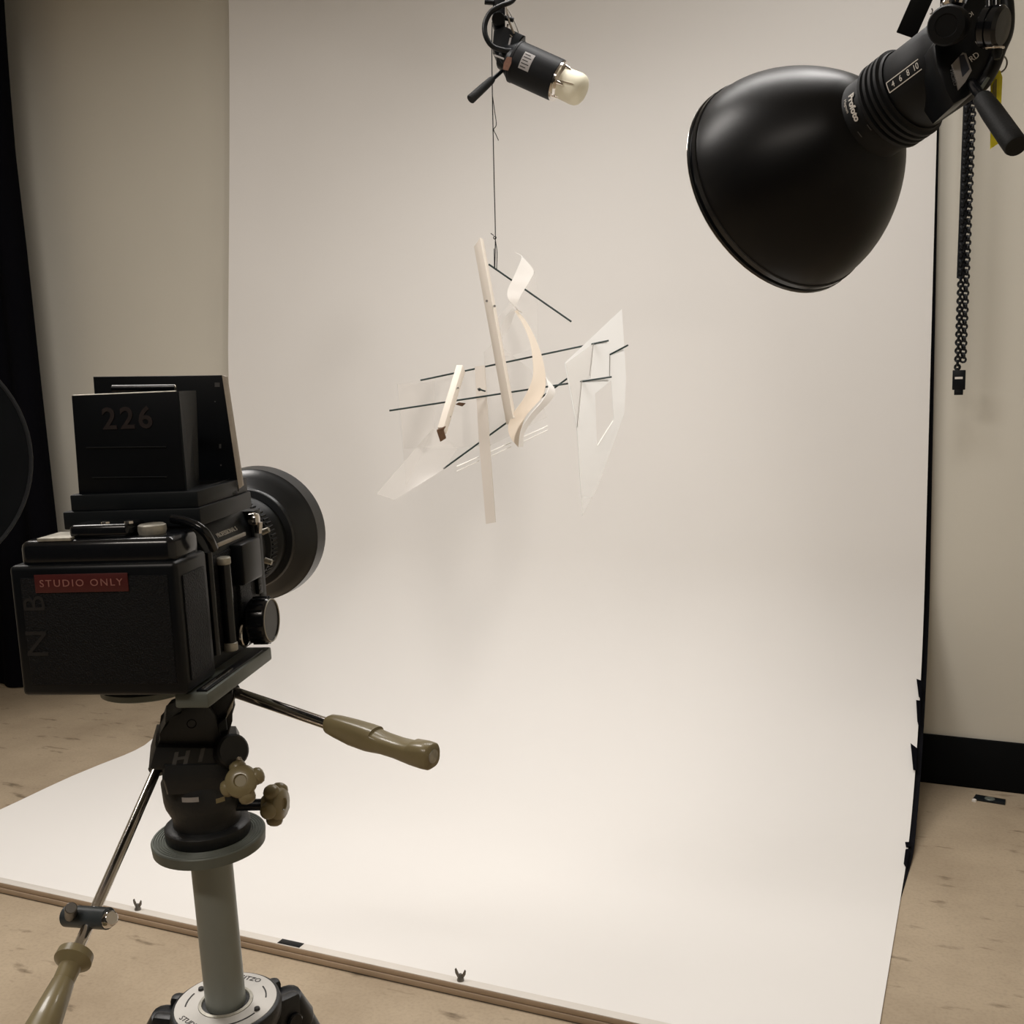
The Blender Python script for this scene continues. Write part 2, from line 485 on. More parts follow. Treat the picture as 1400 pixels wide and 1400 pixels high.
# ================================================================== PAPER SWEEP
PX0, PX1, PY, PR, PFRONT = -2.905, -0.165, 3.795, 0.74, 2.0885
def sweep_profile(y_wall, r, z0, top, front, n=22):
    pr = [(front + (y_wall - r - front) * i / 8.0, z0) for i in range(8)]
    pr += [(y_wall - r + r * math.sin(PI / 2 * i / n), z0 + r - r * math.cos(PI / 2 * i / n)) for i in range(n + 1)]
    pr += [(y_wall, z0 + r + (top - z0 - r) * i / 14.0) for i in range(1, 15)]
    return pr
def left_edge(y, z):
    if z > 0.9: return -2.832 - 0.080 * max(0, min(1, (2.93 - z) / 1.5)) ** 1.2
    return -2.912 + 0.007 * max(0, (0.9 - z) / 0.9) + (0.010 * math.sin(y * 8 + 1.0) if y < 3.25 else 0)
def sheet_mesh(prof, xl, xr, th, name, m, cols=16, curl=1.0):
    b = MB(); g = []
    n = len(prof)
    for i, (y, z) in enumerate(prof):
        a = prof[max(i - 1, 0)]; c = prof[min(i + 1, n - 1)]
        nv = V((0, -(c[1] - a[1]), c[0] - a[0])).normalized()
        x0, x1 = xl(y, z), xr(y, z)
        rowf, rowb = [], []
        for k in range(cols + 1):
            t = k / cols; x = x0 + (x1 - x0) * t
            wob = 0.004 * math.sin(x * 2.1 + z * 1.3) * (1 if z > 0.05 else 0)
            edge = curl * 0.012 * max(0, 1 - t * 12) ** 2 * (1 if z > 0.02 else 0.6)
            p = V((x, y, z)) + nv * (wob + edge)
            rowf.append(b.bm.verts.new(p)); rowb.append(b.bm.verts.new(p - nv * th))
        g.append((rowf, rowb))
    for (a, ab), (c, cb) in zip(g, g[1:]):
        for k in range(cols):
            b.bm.faces.new((a[k], a[k + 1], c[k + 1], c[k])); b.bm.faces.new((ab[k], cb[k], cb[k + 1], ab[k + 1]))
        b.bm.faces.new((a[0], c[0], cb[0], ab[0])); b.bm.faces.new((a[cols], ab[cols], cb[cols], c[cols]))
    for (r, rb) in (g[0], g[-1]):
        for k in range(cols): b.bm.faces.new((r[k], rb[k], rb[k + 1], r[k + 1]))
    return b.build(name, m, sharp=60)
o = sheet_mesh(sweep_profile(PY, PR, 0.004, 3.45, PFRONT), left_edge, lambda y, z: PX1, 0.0015, 'paper_backdrop', M['paper'])
tag(o, 'wide white seamless paper backdrop hanging on the wall and sweeping out over the floor', 'backdrop')
def black_right(y, z):
    if z < 0.02: return PX1 + 0.016 * max(0, min(1, (y - 2.9) / 0.3))
    return PX1 + 0.016 - 0.010 * max(0, min(1, (z - 0.6) / 1.4))
bp = [(y, z) for (y, z) in sweep_profile(PY + 0.022, PR + 0.01, 0.0015, 3.4, 2.86)]
o = sheet_mesh(bp, lambda y, z: -2.75, black_right, 0.0008, 'black_gap_sheet', M['black_gap'], curl=0.0)  # black stands for the shadowed gap as well as the dark underside
tag(o, 'black sheet behind right edge of the white backdrop, for gap shadow and black underside', 'backdrop')

# black tape scraps along the right edge of the paper
def sweep_hit(px, py):
    d = ray(px, py); best = None
    pr = sweep_profile(PY, PR, 0.004, 3.45, PFRONT, 40)
    for (a, b) in zip(pr, pr[1:]):
        n = V((0, -(b[1] - a[1]), b[0] - a[0]))
        den = n.dot(d)
        if abs(den) < 1e-9: continue
        t = n.dot(V((0, a[0], a[1])) - EYE) / den
        p = EYE + d * t
        if min(a[0], b[0]) - 1e-4 <= p.y <= max(a[0], b[0]) + 1e-4 and min(a[1], b[1]) - 1e-4 <= p.z <= max(a[1], b[1]) + 1e-4:
            if best is None or t < best: best = t
    return EYE + d * (best if best else 3.9)
TAPE = [('topmost black tape scrap on the right backdrop edge, a narrow pointed flag', [(1253, 928), (1261, 931), (1260, 958), (1256, 952)]),
        ('second black tape scrap down the right backdrop edge, long and thin', [(1252.5, 957), (1259, 958), (1258.5, 1003), (1254, 985)]),
        ('black tape scrap level with the baseboard, widest on the backdrop edge', [(1245, 1016), (1254, 1023), (1253, 1053), (1248.5, 1052)]),
        ('tiny square black tape scrap near the foot of the backdrop curve', [(1237.5, 1151), (1246, 1151), (1245, 1157.5), (1238.5, 1157)]),
        ('lowest of the black tape scraps on the backdrop edge, by the floor', [(1238, 1161), (1244, 1160), (1240, 1187), (1235.5, 1180)])]
for lab, poly in TAPE:
    pts = [sweep_hit(*q) + (EYE - sweep_hit(*q)).normalized() * 0.012 for q in poly]
    n = (pts[1] - pts[0]).cross(pts[2] - pts[0]).normalized()
    if n.dot(EYE - pts[0]) < 0: n = -n
    o = MB().prism(pts, -n * 0.0025).build('tape_scrap', M['black_cloth'])
    tag(o, lab, 'tape', 'black tape scraps on the backdrop edge')

# ================================================================== BATTEN on the front edge of the paper
BX0, BX1, BY0 = -3.02, -0.10, 2.062
bat = thing('paper_batten', 'long two-layer wooden batten clamping the front edge of the paper on the floor', 'batten', (-1.5, 2.08, 0))
MB().box(ROOM, BX0, BX1, BY0, BY0 + 0.025, 0.0, 0.0025, 0.0).build('lower_strip', M['steel'], bat)
MB().box(ROOM, BX0, BX1, BY0 - 0.002, BY0 + 0.026, 0.003, 0.016, 0.0015).build('lower_plank', M['batten'], bat)
MB().box(ROOM, BX0, BX1, BY0, BY0 + 0.026, 0.017, 0.029, 0.0015).build('upper_plank', M['batten'], bat)
MB().box(ROOM, BX0, BX1, BY0 + 0.001, BY0 + 0.025, 0.029, 0.0305, 0.0005).build('top_facing', M['batten_top'], bat, label='pale top face of the batten')
def wing_nut(px, py):
    p = on_z(px, py, 0.033); c = V((p.x, BY0 + 0.014, 0.0305))
    b = MB()
    b.lathe(c, (0, 0, 1), [(0, 0.008), (0.004, 0.008), (0.008, 0.0055), (0.014, 0.0045), (0.016, 0.003)], 16)
    for sx in (-1, 1):
        f = Frame(c + V((0, 0, 0.006)), (0, 1, 0), right=(1, 0, 0))
        prof = [(0.001 * sx, 0), (0.006 * sx, -0.001), (0.0125 * sx, 0.010), (0.0135 * sx, 0.019), (0.0105 * sx, 0.0215), (0.0065 * sx, 0.012), (0.003 * sx, 0.007)]
        b.prism([f.w(x, -0.0014, z) for x, z in prof], V((0, 0.0028, 0)), 0.0004)
    b.build('wing_nut', M['steel'], bat)
wing_nut(186, 1244); wing_nut(628, 1341)
pa = on_z(394, 1290, 0.0305)
sx0, sx1 = on_z(377, 1291, 0.0305).x, on_z(409, 1296, 0.0305).x
pl = MB().box(ROOM, sx0, sx1, BY0 + 0.003, BY0 + 0.024, 0.0305, 0.0316, 0.0003).build('name_plate', M['black'], bat, label='small black plate with grey lettering lines')
for k in range(2):
    text('lettering', '-- ---- --', M['grey_ink'], (pa.x, BY0 + 0.009 + 0.008 * k, 0.0317), (1, 0, 0), (0, 1, 0), 0.004, pl, 0.0001)

# ================================================================== LEFT: black drape and round reflector
DY = 3.66
edge = [on_y(5, -40, DY), on_y(5.5, 0, DY), on_y(13, 108, DY), on_y(22, 215, DY), on_y(37, 342, DY), on_y(56, 520, DY), on_y(75, 690, DY), on_y(93, 850, DY)]
def drape_right(z):
    e = sorted([(p.z, p.x) for p in edge])
    if z <= e[0][0]: return e[0][1] + (e[0][0] - z) * 0.02
    for (z0, x0), (z1, x1) in zip(e, e[1:]):
        if z <= z1: return x0 + (x1 - x0) * (z - z0) / (z1 - z0)
    return e[-1][1]
b = MB(); g = []
NZ, NX = 26, 90
for i in range(NZ + 1):
    z = 0.004 + (CEIL - 0.06) * i / NZ
    row = []
    xr = drape_right(z)
    for k in range(NX + 1):
        t = k / NX; x = xr + (-5.25 - xr) * t
        y = DY + 0.022 * math.sin(t * 46 + 0.4 * math.sin(z * 1.1)) * min(1, t * 8) + 0.01 * math.sin(t * 17)
        row.append(b.bm.verts.new((x, y, z)))
    g.append(row)
for A, B in zip(g, g[1:]):
    for k in range(NX): b.bm.faces.new((A[k], A[k + 1], B[k + 1], B[k]))
cur = thing('black_curtain', 'floor-length black drape hanging at the far left edge', 'curtain', (-4.5, DY, 0))
b.build('drape', M['black_cloth'], cur, recalc=True, sharp=80)
MB().rod((-5.28, DY, CEIL - 0.05), (-3.9, DY, CEIL - 0.05), 0.014).build('curtain_rail', M['steel'], cur)
rc = P(-150, 630, 3.95)
ref = thing('round_reflector', 'dark grey round reflector disc hanging in front of the black drape', 'reflector', rc)
rn = (EYE - rc); rn.z = 0; rn.normalize()
R_ = 180 / FPX * 3.95
MB().lathe(rc - rn * 0.004, rn, [(0, R_ - 0.01), (0.008, R_ - 0.01)], 64).build('reflector_cloth', M['disc'], ref)
MB().torus(rc, rn, R_ - 0.008, 0.009, 64, 8).build('hoop', M['black_matte'], ref)
MB().tube([rc + V((0, 0, R_)), rc + V((0.01, 0.02, R_ + 0.4)), V((rc.x + 0.01, rc.y, CEIL - 0.002))], 0.004, 6).build('hanging_cord', M['string'], ref)

# ================================================================== RIGHT: backdrop chain, floor plate
cy = 3.74
ct, cb = on_y(1331, 0, cy), on_y(1311, 522, cy)
ch = thing('backdrop_chain', 'long black chain loop with weight hanging by right side of the backdrop', 'chain', cb)
lft = MB(); rgt = MB()
p_top = V((ct.x, cy, CEIL - 0.05))
def chain_pt(px_off, z):
    t = (z - cb.z) / (ct.z - cb.z); x = cb.x + (ct.x - cb.x) * t
    return V((x + px_off, cy, z))
zc = cb.z + 0.02; i = 0
while zc < CEIL - 0.05:
    a = chain_pt(-0.006, zc); 
    lft.torus(a, (1, 0, 0) if i % 2 else (0.35, 1, 0), 0.0075, 0.0042, 10, 5)
    c = chain_pt(0.0095, zc + 0.01)
    if zc > cb.z + 0.05:
        rgt.torus(c, (0, 1, 0) if i % 2 else (1, 0.5, 0.2), 0.0078, 0.0036, 10, 5)
    zc += 0.0128; i += 1
lft.build('chain_strand', M['black'], ch); rgt.build('chain_strand', M['black'], ch)
zb = on_y(1315, 380, cy).z
pts = [chain_pt(-0.018, zb), chain_pt(0.004, zb), chain_pt(0.004, CEIL - 0.02), chain_pt(-0.018, CEIL - 0.02)]
MB().prism(pts, V((0, 0.004, 0))).build('chain_cover', M['black'], ch)
w0 = on_y(1311, 506, cy).z; w1 = on_y(1311, 533, cy).z; w2 = on_y(1311, 540, cy).z
MB().box(ROOM, cb.x - 0.019, cb.x + 0.019, cy - 0.012, cy + 0.012, w1, w0, 0.002).box(ROOM, cb.x - 0.013, cb.x + 0.013, cy - 0.009, cy + 0.009, w2, w1, 0.001).build('chain_weight', M['black'], ch)
MB().box(ROOM, cb.x - 0.012, cb.x + 0.011, cy - 0.0128, cy - 0.012, w0 - 0.028, w0 - 0.021).build('weight_mark', M['white_ink'], ch)
MB().rod((ct.x, cy - 0.04, CEIL - 0.05), (ct.x, WALL_Y, CEIL - 0.05), 0.03, ch=0.003).build('roller', M['black'], ch)
fp = [on_z(1334, 1088), on_z(1375, 1095), on_z(1374, 1101), on_z(1330, 1094)]
fpl = thing('floor_plate', 'small flat black metal plate lying on the floor at right by the baseboard', 'plate', sum(fp, V()) / 4)
MB().prism(fp, V((0, 0, 0.006)), 0.001).build('plate', M['panel'], fpl)
cc = (fp[0] + fp[1] + fp[2] + fp[3]) / 4
MB().lathe(cc + V((0, 0, 0.006)), (0, 0, 1), [(0, 0.016), (0.002, 0.014)], 20).build('boss', M['grey_plate'], fpl)
e = on_z(1332, 1095.5)
MB().lathe(e, (0, 0, 1), [(0, 0.008), (0.006, 0.007), (0.008, 0.004)], 12).build('white_stud', M['white_ink'], fpl)

# ================================================================== HANGING SCULPTURE
SD = 2.60
def S(x, y, d=0.0):            # point of the sculpture from a close-up of it, d = metres farther than its centre
    return P(500 + x * 400 / 1273.0, 300 + y * 400 / 1273.0, SD + d)
sc = thing('hanging_sculpture', 'hanging abstract mobile of white bars, curled strips, dark rods and clear sheets', 'sculpture', S(650, 700))
VIEW = -ray(690, 530).normalized()      # from the sculpture towards the middle of the room
def bar(name, a, b, wl, wr, m, endcap=None):
    """square bar: ridge edge a->b faces the viewer; wl / wr = offsets to its left and right back edges"""
    quad = lambda p: [p, p + wr, p + wr + wl, p + wl]
    return MB().hexa(quad(a), quad(b), 0.0008).build(name, m, sc)
px = SD / FPX * 400 / 1273.0
right = ROT @ V((1, 0, 0)); away = ROT @ V((0, 0, -1)); upv = ROT @ V((0, 1, 0))
lb = bar('long_bar', S(498, 78, -0.06), S(641, 862, -0.042), right * (-29 * px) + away * 0.030 - upv * 0.014, right * (14 * px) + away * 0.0160, M['cream_bar'])
for (x, y) in ((527, 355), (561, 377)):
    MB().lathe(S(x, y, -0.058), VIEW, [(0, 0.003), (0.006, 0.0026)], 12).build('bolt', M['steel'], sc)
sb = bar('short_bar', S(395, 633, -0.05), S(312, 905, -0.09), right * (27 * px) + away * 0.001, right * (9 * px) + away * 0.02 - upv * 0.014, M['cream_bar'])
a0 = S(311, 908, -0.0905)
MB().prism([S(310, 914, -0.091), S(349, 898, -0.091), S(339, 915, -0.085), S(350, 948, -0.075), S(326, 963, -0.075)], (S(312, 905, -.09) - S(395, 633, -.05)).normalized() * 0.003).build('bar_end', M['wood_end'], sc, label='bare brown wood end')
for (x, y) in ((402, 733), (367, 858)):
    MB().lathe(S(x, y, -0.062), VIEW, [(0, 0.002), (0.004, 0.002)], 10).build('bolt', M['steel'], sc)
def rodp(p, q, r=0.0022):
    MB().rod(S(*p), S(*q), r, seg=10).build('rod', M['rod'], sc)
rodp((489, 738, -0.02), (519, 747, -0.05), 0.002)
MB().lathe(S(495, 740, -0.02), VIEW, [(0, 0.004), (0.006, 0.004)], 12).build('bolt', M['steel'], sc)
MB().hexa([S(392, 803, -0.03), S(405, 796, -0.03), S(434, 799, -0.02), S(420, 811, -0.02)], [S(392, 806, -0.025), S(405, 799, -0.025), S(434, 802, -0.015), S(420, 814, -0.015)]).build('wood_tab', M['wood_end'], sc)
# curled strips
MB().ribbon([S(645, 141, .05), S(668, 152, .03), S(679, 164, .01), S(664, 205, -.01), S(640, 258, -.02), S(618, 305, -.03), S(619, 345, -.03), S(655, 386, -.02), S(679, 404, 0)],
            [S(645, 142, .06), S(672, 154, .05), S(682, 164, .02), S(729, 221, .02), S(716, 262, .0), S(690, 305, -.01), S(668, 345, -.02), S(656, 388, -.01), S(680, 406, .01)], 0.0012).build('curled_strip', M['white_sheet'], sc)
def SB(x, y, d): return S(x, y, d - 0.028)
MB().ribbon([SB(648, 398, .01), SB(684, 455, .0), SB(714, 530, -.01), SB(727, 610, -.02), SB(726, 690, -.02), SB(690, 775, -.02), SB(645, 840, -.01), SB(620, 900, 0), SB(630, 950, 0.01), SB(663, 990, 0.02)],
            [SB(658, 396, .03), SB(702, 450, .03), SB(745, 535, .02), SB(772, 620, .01), SB(783, 700, .0), SB(772, 765, 0), SB(730, 815, 0), SB(694, 860, 0.01), SB(676, 920, 0.01), SB(667, 990, 0.02)], 0.0012).build('curved_strip', M['veneer'], sc)
MB().ribbon([S(783, 686, -.03), S(795, 730, -.05), S(770, 785, -.06), S(715, 850, -.06), S(676, 915, -.05), S(664, 990, -.03)],
            [S(787, 690, -.02), S(824, 745, -.03), S(800, 795, -.035), S(745, 850, -.035), S(692, 925, -.035), S(684, 990, -.02)], 0.0012).build('curled_strip', M['white_sheet'], sc)
MB().ribbon([S(640, 385, .02), S(595, 450, .03), S(585, 520, .03)], [S(652, 400, .02), S(625, 470, .03), S(592, 522, .03)], 0.0012).build('curved_strip', M['acrylic_milk'], sc)
# right translucent sheets
so = [S(1115, 390, .05), S(865, 625, -.02), S(920, 920, -.02), S(943, 1290, -.01), S(1008, 1165, .01), S(1125, 845, .05), S(1133, 690, .05)]
sh = [S(998, 758, .01), S(1068, 700, .03), S(1080, 868, .04), S(1006, 988, .01)]
nrm = (so[0] - so[1]).cross(so[2] - so[1]).normalized()
def flat(pts, o, n):
    return [p + (EYE - p).normalized() * ((o - p).dot(n) / (EYE - p).normalized().dot(n)) for p in pts]
so2, sh2 = flat(so, so[1], nrm), flat(sh, so[1], nrm)
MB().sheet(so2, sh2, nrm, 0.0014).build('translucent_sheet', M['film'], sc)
def sheet_d(x, y):
    q = flat([S(x, y)], so[1], nrm)[0]
    return (q - EYE).dot(away) - SD
d1, d2_, d5 = sheet_d(990, 545), sheet_d(940, 704), sheet_d(1063, 588)
rodp((238, 700, d1), (1057, 527, d1)); rodp((103, 832, d2_), (1070, 685, d2_))
rodp((338, 1085, 0.03), (880, 690, sheet_d(880, 690) + 0.02)); rodp((1063, 588, d5), (1141, 547, d5 - 0.03)); rodp((535, 195, 0.015), (895, 445, 0.03))
STRIP_D = (d1 + d2_) / 2
def slit(pts, w=0.5):
    q = flat([S(*p, -.02) for p in pts], so[1], nrm)
    q = [p + (EYE - p).normalized() * 0.004 for p in q]
    MB().tube(q, w * 0.001, 6, smooth=False).build('slit', M['steel'], sc)
slit([(990, 545), (975, 680)]); slit([(940, 702), (930, 800), (920, 905)]); slit([(1063, 592), (1062, 682)])
q = flat([S(1007, 985), S(1076, 876)], so[1], nrm)
MB().tube([p + (EYE - p).normalized() * 0.004 for p in q], 0.0011, 6, smooth=False).build('edge_glint', M['edge'], sc)
q = flat([S(868, 628), S(990, 540), S(978, 690), S(941, 700), S(922, 905)], so[1], nrm)
MB().prism([p + nrm * (0.004 if nrm.dot(EYE - p) > 0 else -0.004) for p in q], nrm * 0.0012).build('overlapping_sheet', M['acrylic_milk'], sc)
# clear sheets
def pane(name, pts, m, th=0.003):
    c = [S(*p) for p in pts]
    n = (c[1] - c[0]).cross(c[2] - c[0]).normalized()
    MB().prism(flat(c, c[0], n), n * th).build(name, m, sc)
pane('frosted_strip', [(474, 640, .010), (516, 634, -.003), (540, 1000, -.003), (564, 1318, -.003), (523, 1325, .01), (492, 960, .010)], M['frost'], 0.003)
pane('clear_sheet', [(137, 716, .06), (470, 652, .09), (545, 985, .1), (168, 998, .06)], M['acrylic'])
pane('clear_sheet', [(140, 720, .10), (300, 705, .12), (300, 905, .12), (176, 1165, .10)], M['acrylic'])
pane('clear_sheet', [(45, 1195, -.06), (125, 1222, -.05), (340, 1088, .0), (400, 1000, .02), (290, 912, .0)], M['acrylic_milk'])
pane('clear_sheet', [(575, 430, .06), (735, 225, .10), (747, 300, .10), (748, 560, .08), (600, 600, .06)], M['acrylic'])
pane('clear_sheet', [(515, 580, .05), (560, 530, .05), (720, 655, .09), (790, 860, .09), (540, 985, .04)], M['acrylic'])
for y0, y1, s_ in ((0, 0, 1.5), (20, 18, 1.2)):
    for (xa, xb) in ((395, 493), (543, 632), (678, 791)):
        f = lambda x: 1076 - (x - 395) * (1076 - 899) / 396.0
        MB().rod(S(xa, f(xa) + y0, .0), S(xb, f(xb) + y1, .03), 0.0011 * s_, seg=8).build('edge_glint', M['edge'], sc)  # glint on the clear plate's edges drawn as pale rods

# thread it hangs from
th = thing('hanging_thread', 'thin black thread with knots holding up the sculpture from the middle lamp', 'thread', P(677, 330, SD))
LAMP_D = 2.56
MB().tube([P(673, 30, LAMP_D + .03), P(672.4, 60, LAMP_D + .03), P(673, 120, LAMP_D + .02), P(675.4, 240, SD), P(677.2, 318, SD), P(676.5, 366, SD + .012)], 0.0013, 6).build('cord', M['string'], th)
MB().tube([P(673.5, 132, SD - .02), P(676, 150, SD - .02), P(678.5, 170, SD - .02), P(675, 177, SD - .01), P(678, 184, SD - .01), P(681.5, 192, SD - .01)], 0.0010, 6).build('cord_end', M['string'], th)
MB().tube([P(676.8, 325, SD), P(679.5, 345, SD + .005), P(679, 368, SD + .012)], 0.0010, 6).tube([P(675.5, 340, SD + .004), P(675.8, 366, SD + .012)], 0.0009, 6, smooth=False).build('cord_loop', M['string'], th)
MB().torus(P(676.5, 325, SD), VIEW, 0.0032, 0.0011, 14, 6).tube([P(675, 322, SD), P(671, 319, SD)], 0.0011, 6, smooth=False).build('knot', M['string'], th)

# ================================================================== MIDDLE FLASH HEAD
def Z6(x, y, d=0.0):
    return P(600 + x * 240 / 1400.0, y * 240 / 1400.0, LAMP_D + d)
fh = thing('flash_head', 'bare studio flash head with frosted glass dome hanging above the sculpture', 'lamp', Z6(780, 565))
c0, c1 = Z6(615, 492, 0.0), Z6(948, 642, -0.02)
ax = (c1 - c0).normalized(); Lb = (c1 - c0).length
rb = 0.0485
MB().lathe(c0, ax, [(-0.004, rb - 0.006), (0.0, rb), (0.004, rb), (0.005, rb - 0.001), (Lb - 0.004, rb - 0.001), (Lb, rb - 0.002)], 48).build('lamp_housing', M['black_matte'], fh)
cy_ = MB()
cy_.lathe(c0 + ax * Lb, ax, [(0, rb - 0.006), (0.001, rb - 0.002), (0.006, rb - 0.002), (0.007, rb - 0.008), (0.012, rb - 0.012)], 40).build('chrome_collar', M['chrome'], fh)
su = ax.cross(VIEW).normalized()
for k, an in enumerate((0.35, 1.4, 2.5, 4.2, 5.4)):
    d = VIEW * math.cos(an) + su * math.sin(an)
    MB().rod(c0 + ax * (Lb + 0.003) + d * (rb - 0.01), c0 + ax * (Lb + 0.018) + d * (rb - 0.012), 0.0042, 0.003, 12).build('clip', M['chrome'], fh)
dm = c0 + ax * (Lb + 0.006)
MB().lathe(dm, ax, [(0, 0.034), (0.004, 0.0355), (0.042, 0.037), (0.052, 0.0355), (0.059, 0.031), (0.064, 0.022), (0.066, 0.010), (0.0665, 0)], 40).build('glass_dome', M['glass_dome'], fh)
MB().tube([dm + ax * 0.0 + VIEW * 0.0365 + su * 0.008, dm + ax * 0.02 + VIEW * 0.0385 + su * 0.006, dm + ax * 0.034 + VIEW * 0.0385 + su * 0.004], 0.0016, 8).build('trigger_wire', M['chrome'], fh)
# rear yoke
MB().lathe(c0, -ax, [(0, rb - 0.004), (0.006, rb - 0.006), (0.018, 0.034), (0.034, 0.030), (0.038, 0.026)], 32).build('rear_cap', M['black'], fh)
yk = [Z6(x, y, .02) for x, y in ((440, 300), (520, 262), (690, 342), (600, 420), (590, 640), (520, 590), (480, 545), (430, 430))]
MB().prism(yk, ROT @ V((0, 0, 0.04)), 0.004).build('yoke', M['black'], fh)
arm = [Z6(x, y, .03) for x, y in ((440, -260), (525, -260), (528, 90), (530, 270), (450, 280), (428, 210), (432, 100))]
MB().prism(arm, ROT @ V((0, 0, 0.03)), 0.003).build('swivel_arm', M['black'], fh)
MB().rod(Z6(475, 150, .01), Z6(475, 150, -.03), 0.0155, ch=0.002, seg=24).build('tilt_knob', M['black'], fh)
MB().rod(Z6(480, 130, -.005), Z6(595, 160, -.01), 0.006, 0.0052, 12).build('lock_lever', M['black'], fh)
MB().rod(Z6(365, 15, .0), Z6(440, 20, .0), 0.0062, ch=0.001, seg=14).build('clamp_knob', M['black'], fh)
tb = Z6(485, -200, .03)
MB().rod(tb, V((tb.x, tb.y, CEIL)), 0.016, seg=20).build('drop_pole', M['black'], fh)
# safety wires, sticker, tag, cable, handle
MB().tube([Z6(535, 60, -.01), Z6(560, 170, -.02), Z6(600, 270, -.02)], 0.0024, 8).build('safety_wire', M['chrome'], fh)
MB().tube([Z6(550, 195, -.01), Z6(545, 250, -.015), Z6(585, 300, -.02)], 0.0022, 8).build('safety_wire', M['chrome'], fh)
MB().tube([Z6(550, 75, 0), Z6(605, 180, -.01), Z6(632, 255, -.01), Z6(642, 325, 0)], 0.0011, 8).build('safety_wire', M['steel'], fh)
def on_cyl(o, a, r, p):
    """nearest hit of the sight line through p on a cylinder"""
    d = (V(p) - EYE).normalized(); o, a = V(o), V(a).normalized()
    m = EYE - o
    dd = d - a * d.dot(a); mm = m - a * m.dot(a)
    A, B, C = dd.dot(dd), 2 * dd.dot(mm), mm.dot(mm) - r * r
    disc = max(0, B * B - 4 * A * C)
    return EYE + d * ((-B - math.sqrt(disc)) / (2 * A))
def cyl_patch(name, o, a, r, s0, s1, p_ref, a0, a1, m, parent, th=0.0006, n=10):
    """patch on a cylinder: s along axis, angle range round p_ref"""
    o, a = V(o), V(a).normalized()
    rv = V(p_ref) - o; rv = (rv - a * rv.dot(a)).normalized(); tv = a.cross(rv)
    b = MB(); rows = []
    for i in range(n + 1):
        an = a0 + (a1 - a0) * i / n; d = rv * math.cos(an) + tv * math.sin(an)
        rows.append([b.bm.verts.new(o + a * s + d * rr) for s, rr in ((s0, r), (s1, r), (s1, r + th), (s0, r + th))])
    for A, B in zip(rows, rows[1:]):
        for j in range(4):
            k = (j + 1) % 4
            b.bm.faces.new((A[j], A[k], B[k], B[j]))
    b.bm.faces.new(rows[0]); b.bm.faces.new(rows[-1][::-1])
    return b.build(name, m, parent)
sp = on_cyl(c0, ax, rb, Z6(697, 487))
s_ = (sp - c0).dot(ax)
st = cyl_patch('sticker', c0, ax, rb - 0.0008, s_ - 0.013, s_ + 0.013, sp, -0.42, 0.42, M['sticker'], fh)
for k in range(5):
    an = -0.32 + k * 0.15
    rv = (sp - c0 - ax * s_).normalized(); tv = ax.cross(rv)
    cyl_patch('print_line', c0, ax, rb - 0.0001, s_ - 0.010, s_ + (0.009 if k % 2 else 0.004), sp, an, an + 0.045, M['ink'], st, 0.0003, 2)
MB().prism([Z6(x, y, -.052) for x, y in ((545, 452), (582, 458), (578, 500), (552, 560), (510, 552), (518, 500))], ROT @ V((0, 0, -0.003))).build('rust_label', M['rust'], fh, label='rusty brown paper label')
MB().prism([Z6(x, y, -.050) for x, y in ((442, 432), (520, 462), (518, 474), (440, 444))], ROT @ V((0, 0, -0.003))).build('scratch', M['sticker'], fh)
MB().prism([Z6(x, y, -.021) for x, y in ((565, 300), (580, 300), (560, 390), (545, 388))], ROT @ V((0, 0, -0.003))).build('scratch', M['sticker'], fh)
MB().tube([Z6(650, -300, .02), Z6(640, -120, -.02), Z6(590, 0, -.03), Z6(500, 45, -.04), Z6(415, 95, -.04), Z6(368, 190, -.04), Z6(375, 290, -.04), Z6(430, 370, -.035), Z6(520, 402, -.03), Z6(600, 412, -.03), Z6(660, 440, -.02)], 0.0062, 12).build('power_cable', M['rubber'], fh)
h0, h1, h2 = Z6(510, 560, -.01), Z6(432, 628, -.02), Z6(250, 795, -.04)
MB().rod(Z6(535, 540, 0), h1, 0.0042, 0.0048, 12).build('handle_stem', M['black'], fh)
hd = h2 - h1; hl = hd.length
MB().lathe(h1, hd, [(0, 0.0065), (0.006, 0.0085), (hl * .4, 0.0098), (hl * .8, 0.0105), (hl - 0.002, 0.0108), (hl, 0.0095)], 20).build('handle_grip', M['grip'], fh)

# ================================================================== RIGHT FLASH HEAD with deep reflector dish
RC = V((-0.291, 1.712, 1.636)); RA = V((-0.755, 0.570, -0.324)).normalized()
rh = thing('flash_head', 'large black flash head with deep dish reflector hanging at upper right', 'lamp', RC - RA * 0.2)
def dish(r0, off):
    pr = []
    for i in range(25):
        t = i / 24.0                      # 0 = neck, 1 = mouth
        r = 0.056 + (r0 - 0.056) * math.sin(t * PI / 2) ** 0.78
        s = 0.185 * (1 - t)
        pr.append((-s + off, r))
    return pr
outer = dish(0.1655, 0); inner = [(s + 0.002, max(0.03, r - 0.003)) for s, r in outer]
MB().lathe(RC, RA, outer, 72, cap=False).build('dish', M['dish'], rh, sharp=70)
MB().lathe(RC, RA, inner, 72, cap=False).build('dish_lining', M['silver'], rh, sharp=70)
MB().lathe(RC, RA, [(-0.012, 0.1655), (-0.011, 0.1672), (-0.004, 0.1675), (-0.003, 0.166), (0.0, 0.1655), (0.001, 0.1685), (0.005, 0.1690), (0.006, 0.1650), (-0.012, 0.1630)], 72, cap=False).build('rolled_rim', M['black_gloss'], rh)
MB().torus(RC + RA * 0.0055, RA, 0.1672, 0.0017, 72, 8).build('bright_lip', M['chrome'], rh, label='bare metal lip of the dish')
NR = 0.0585
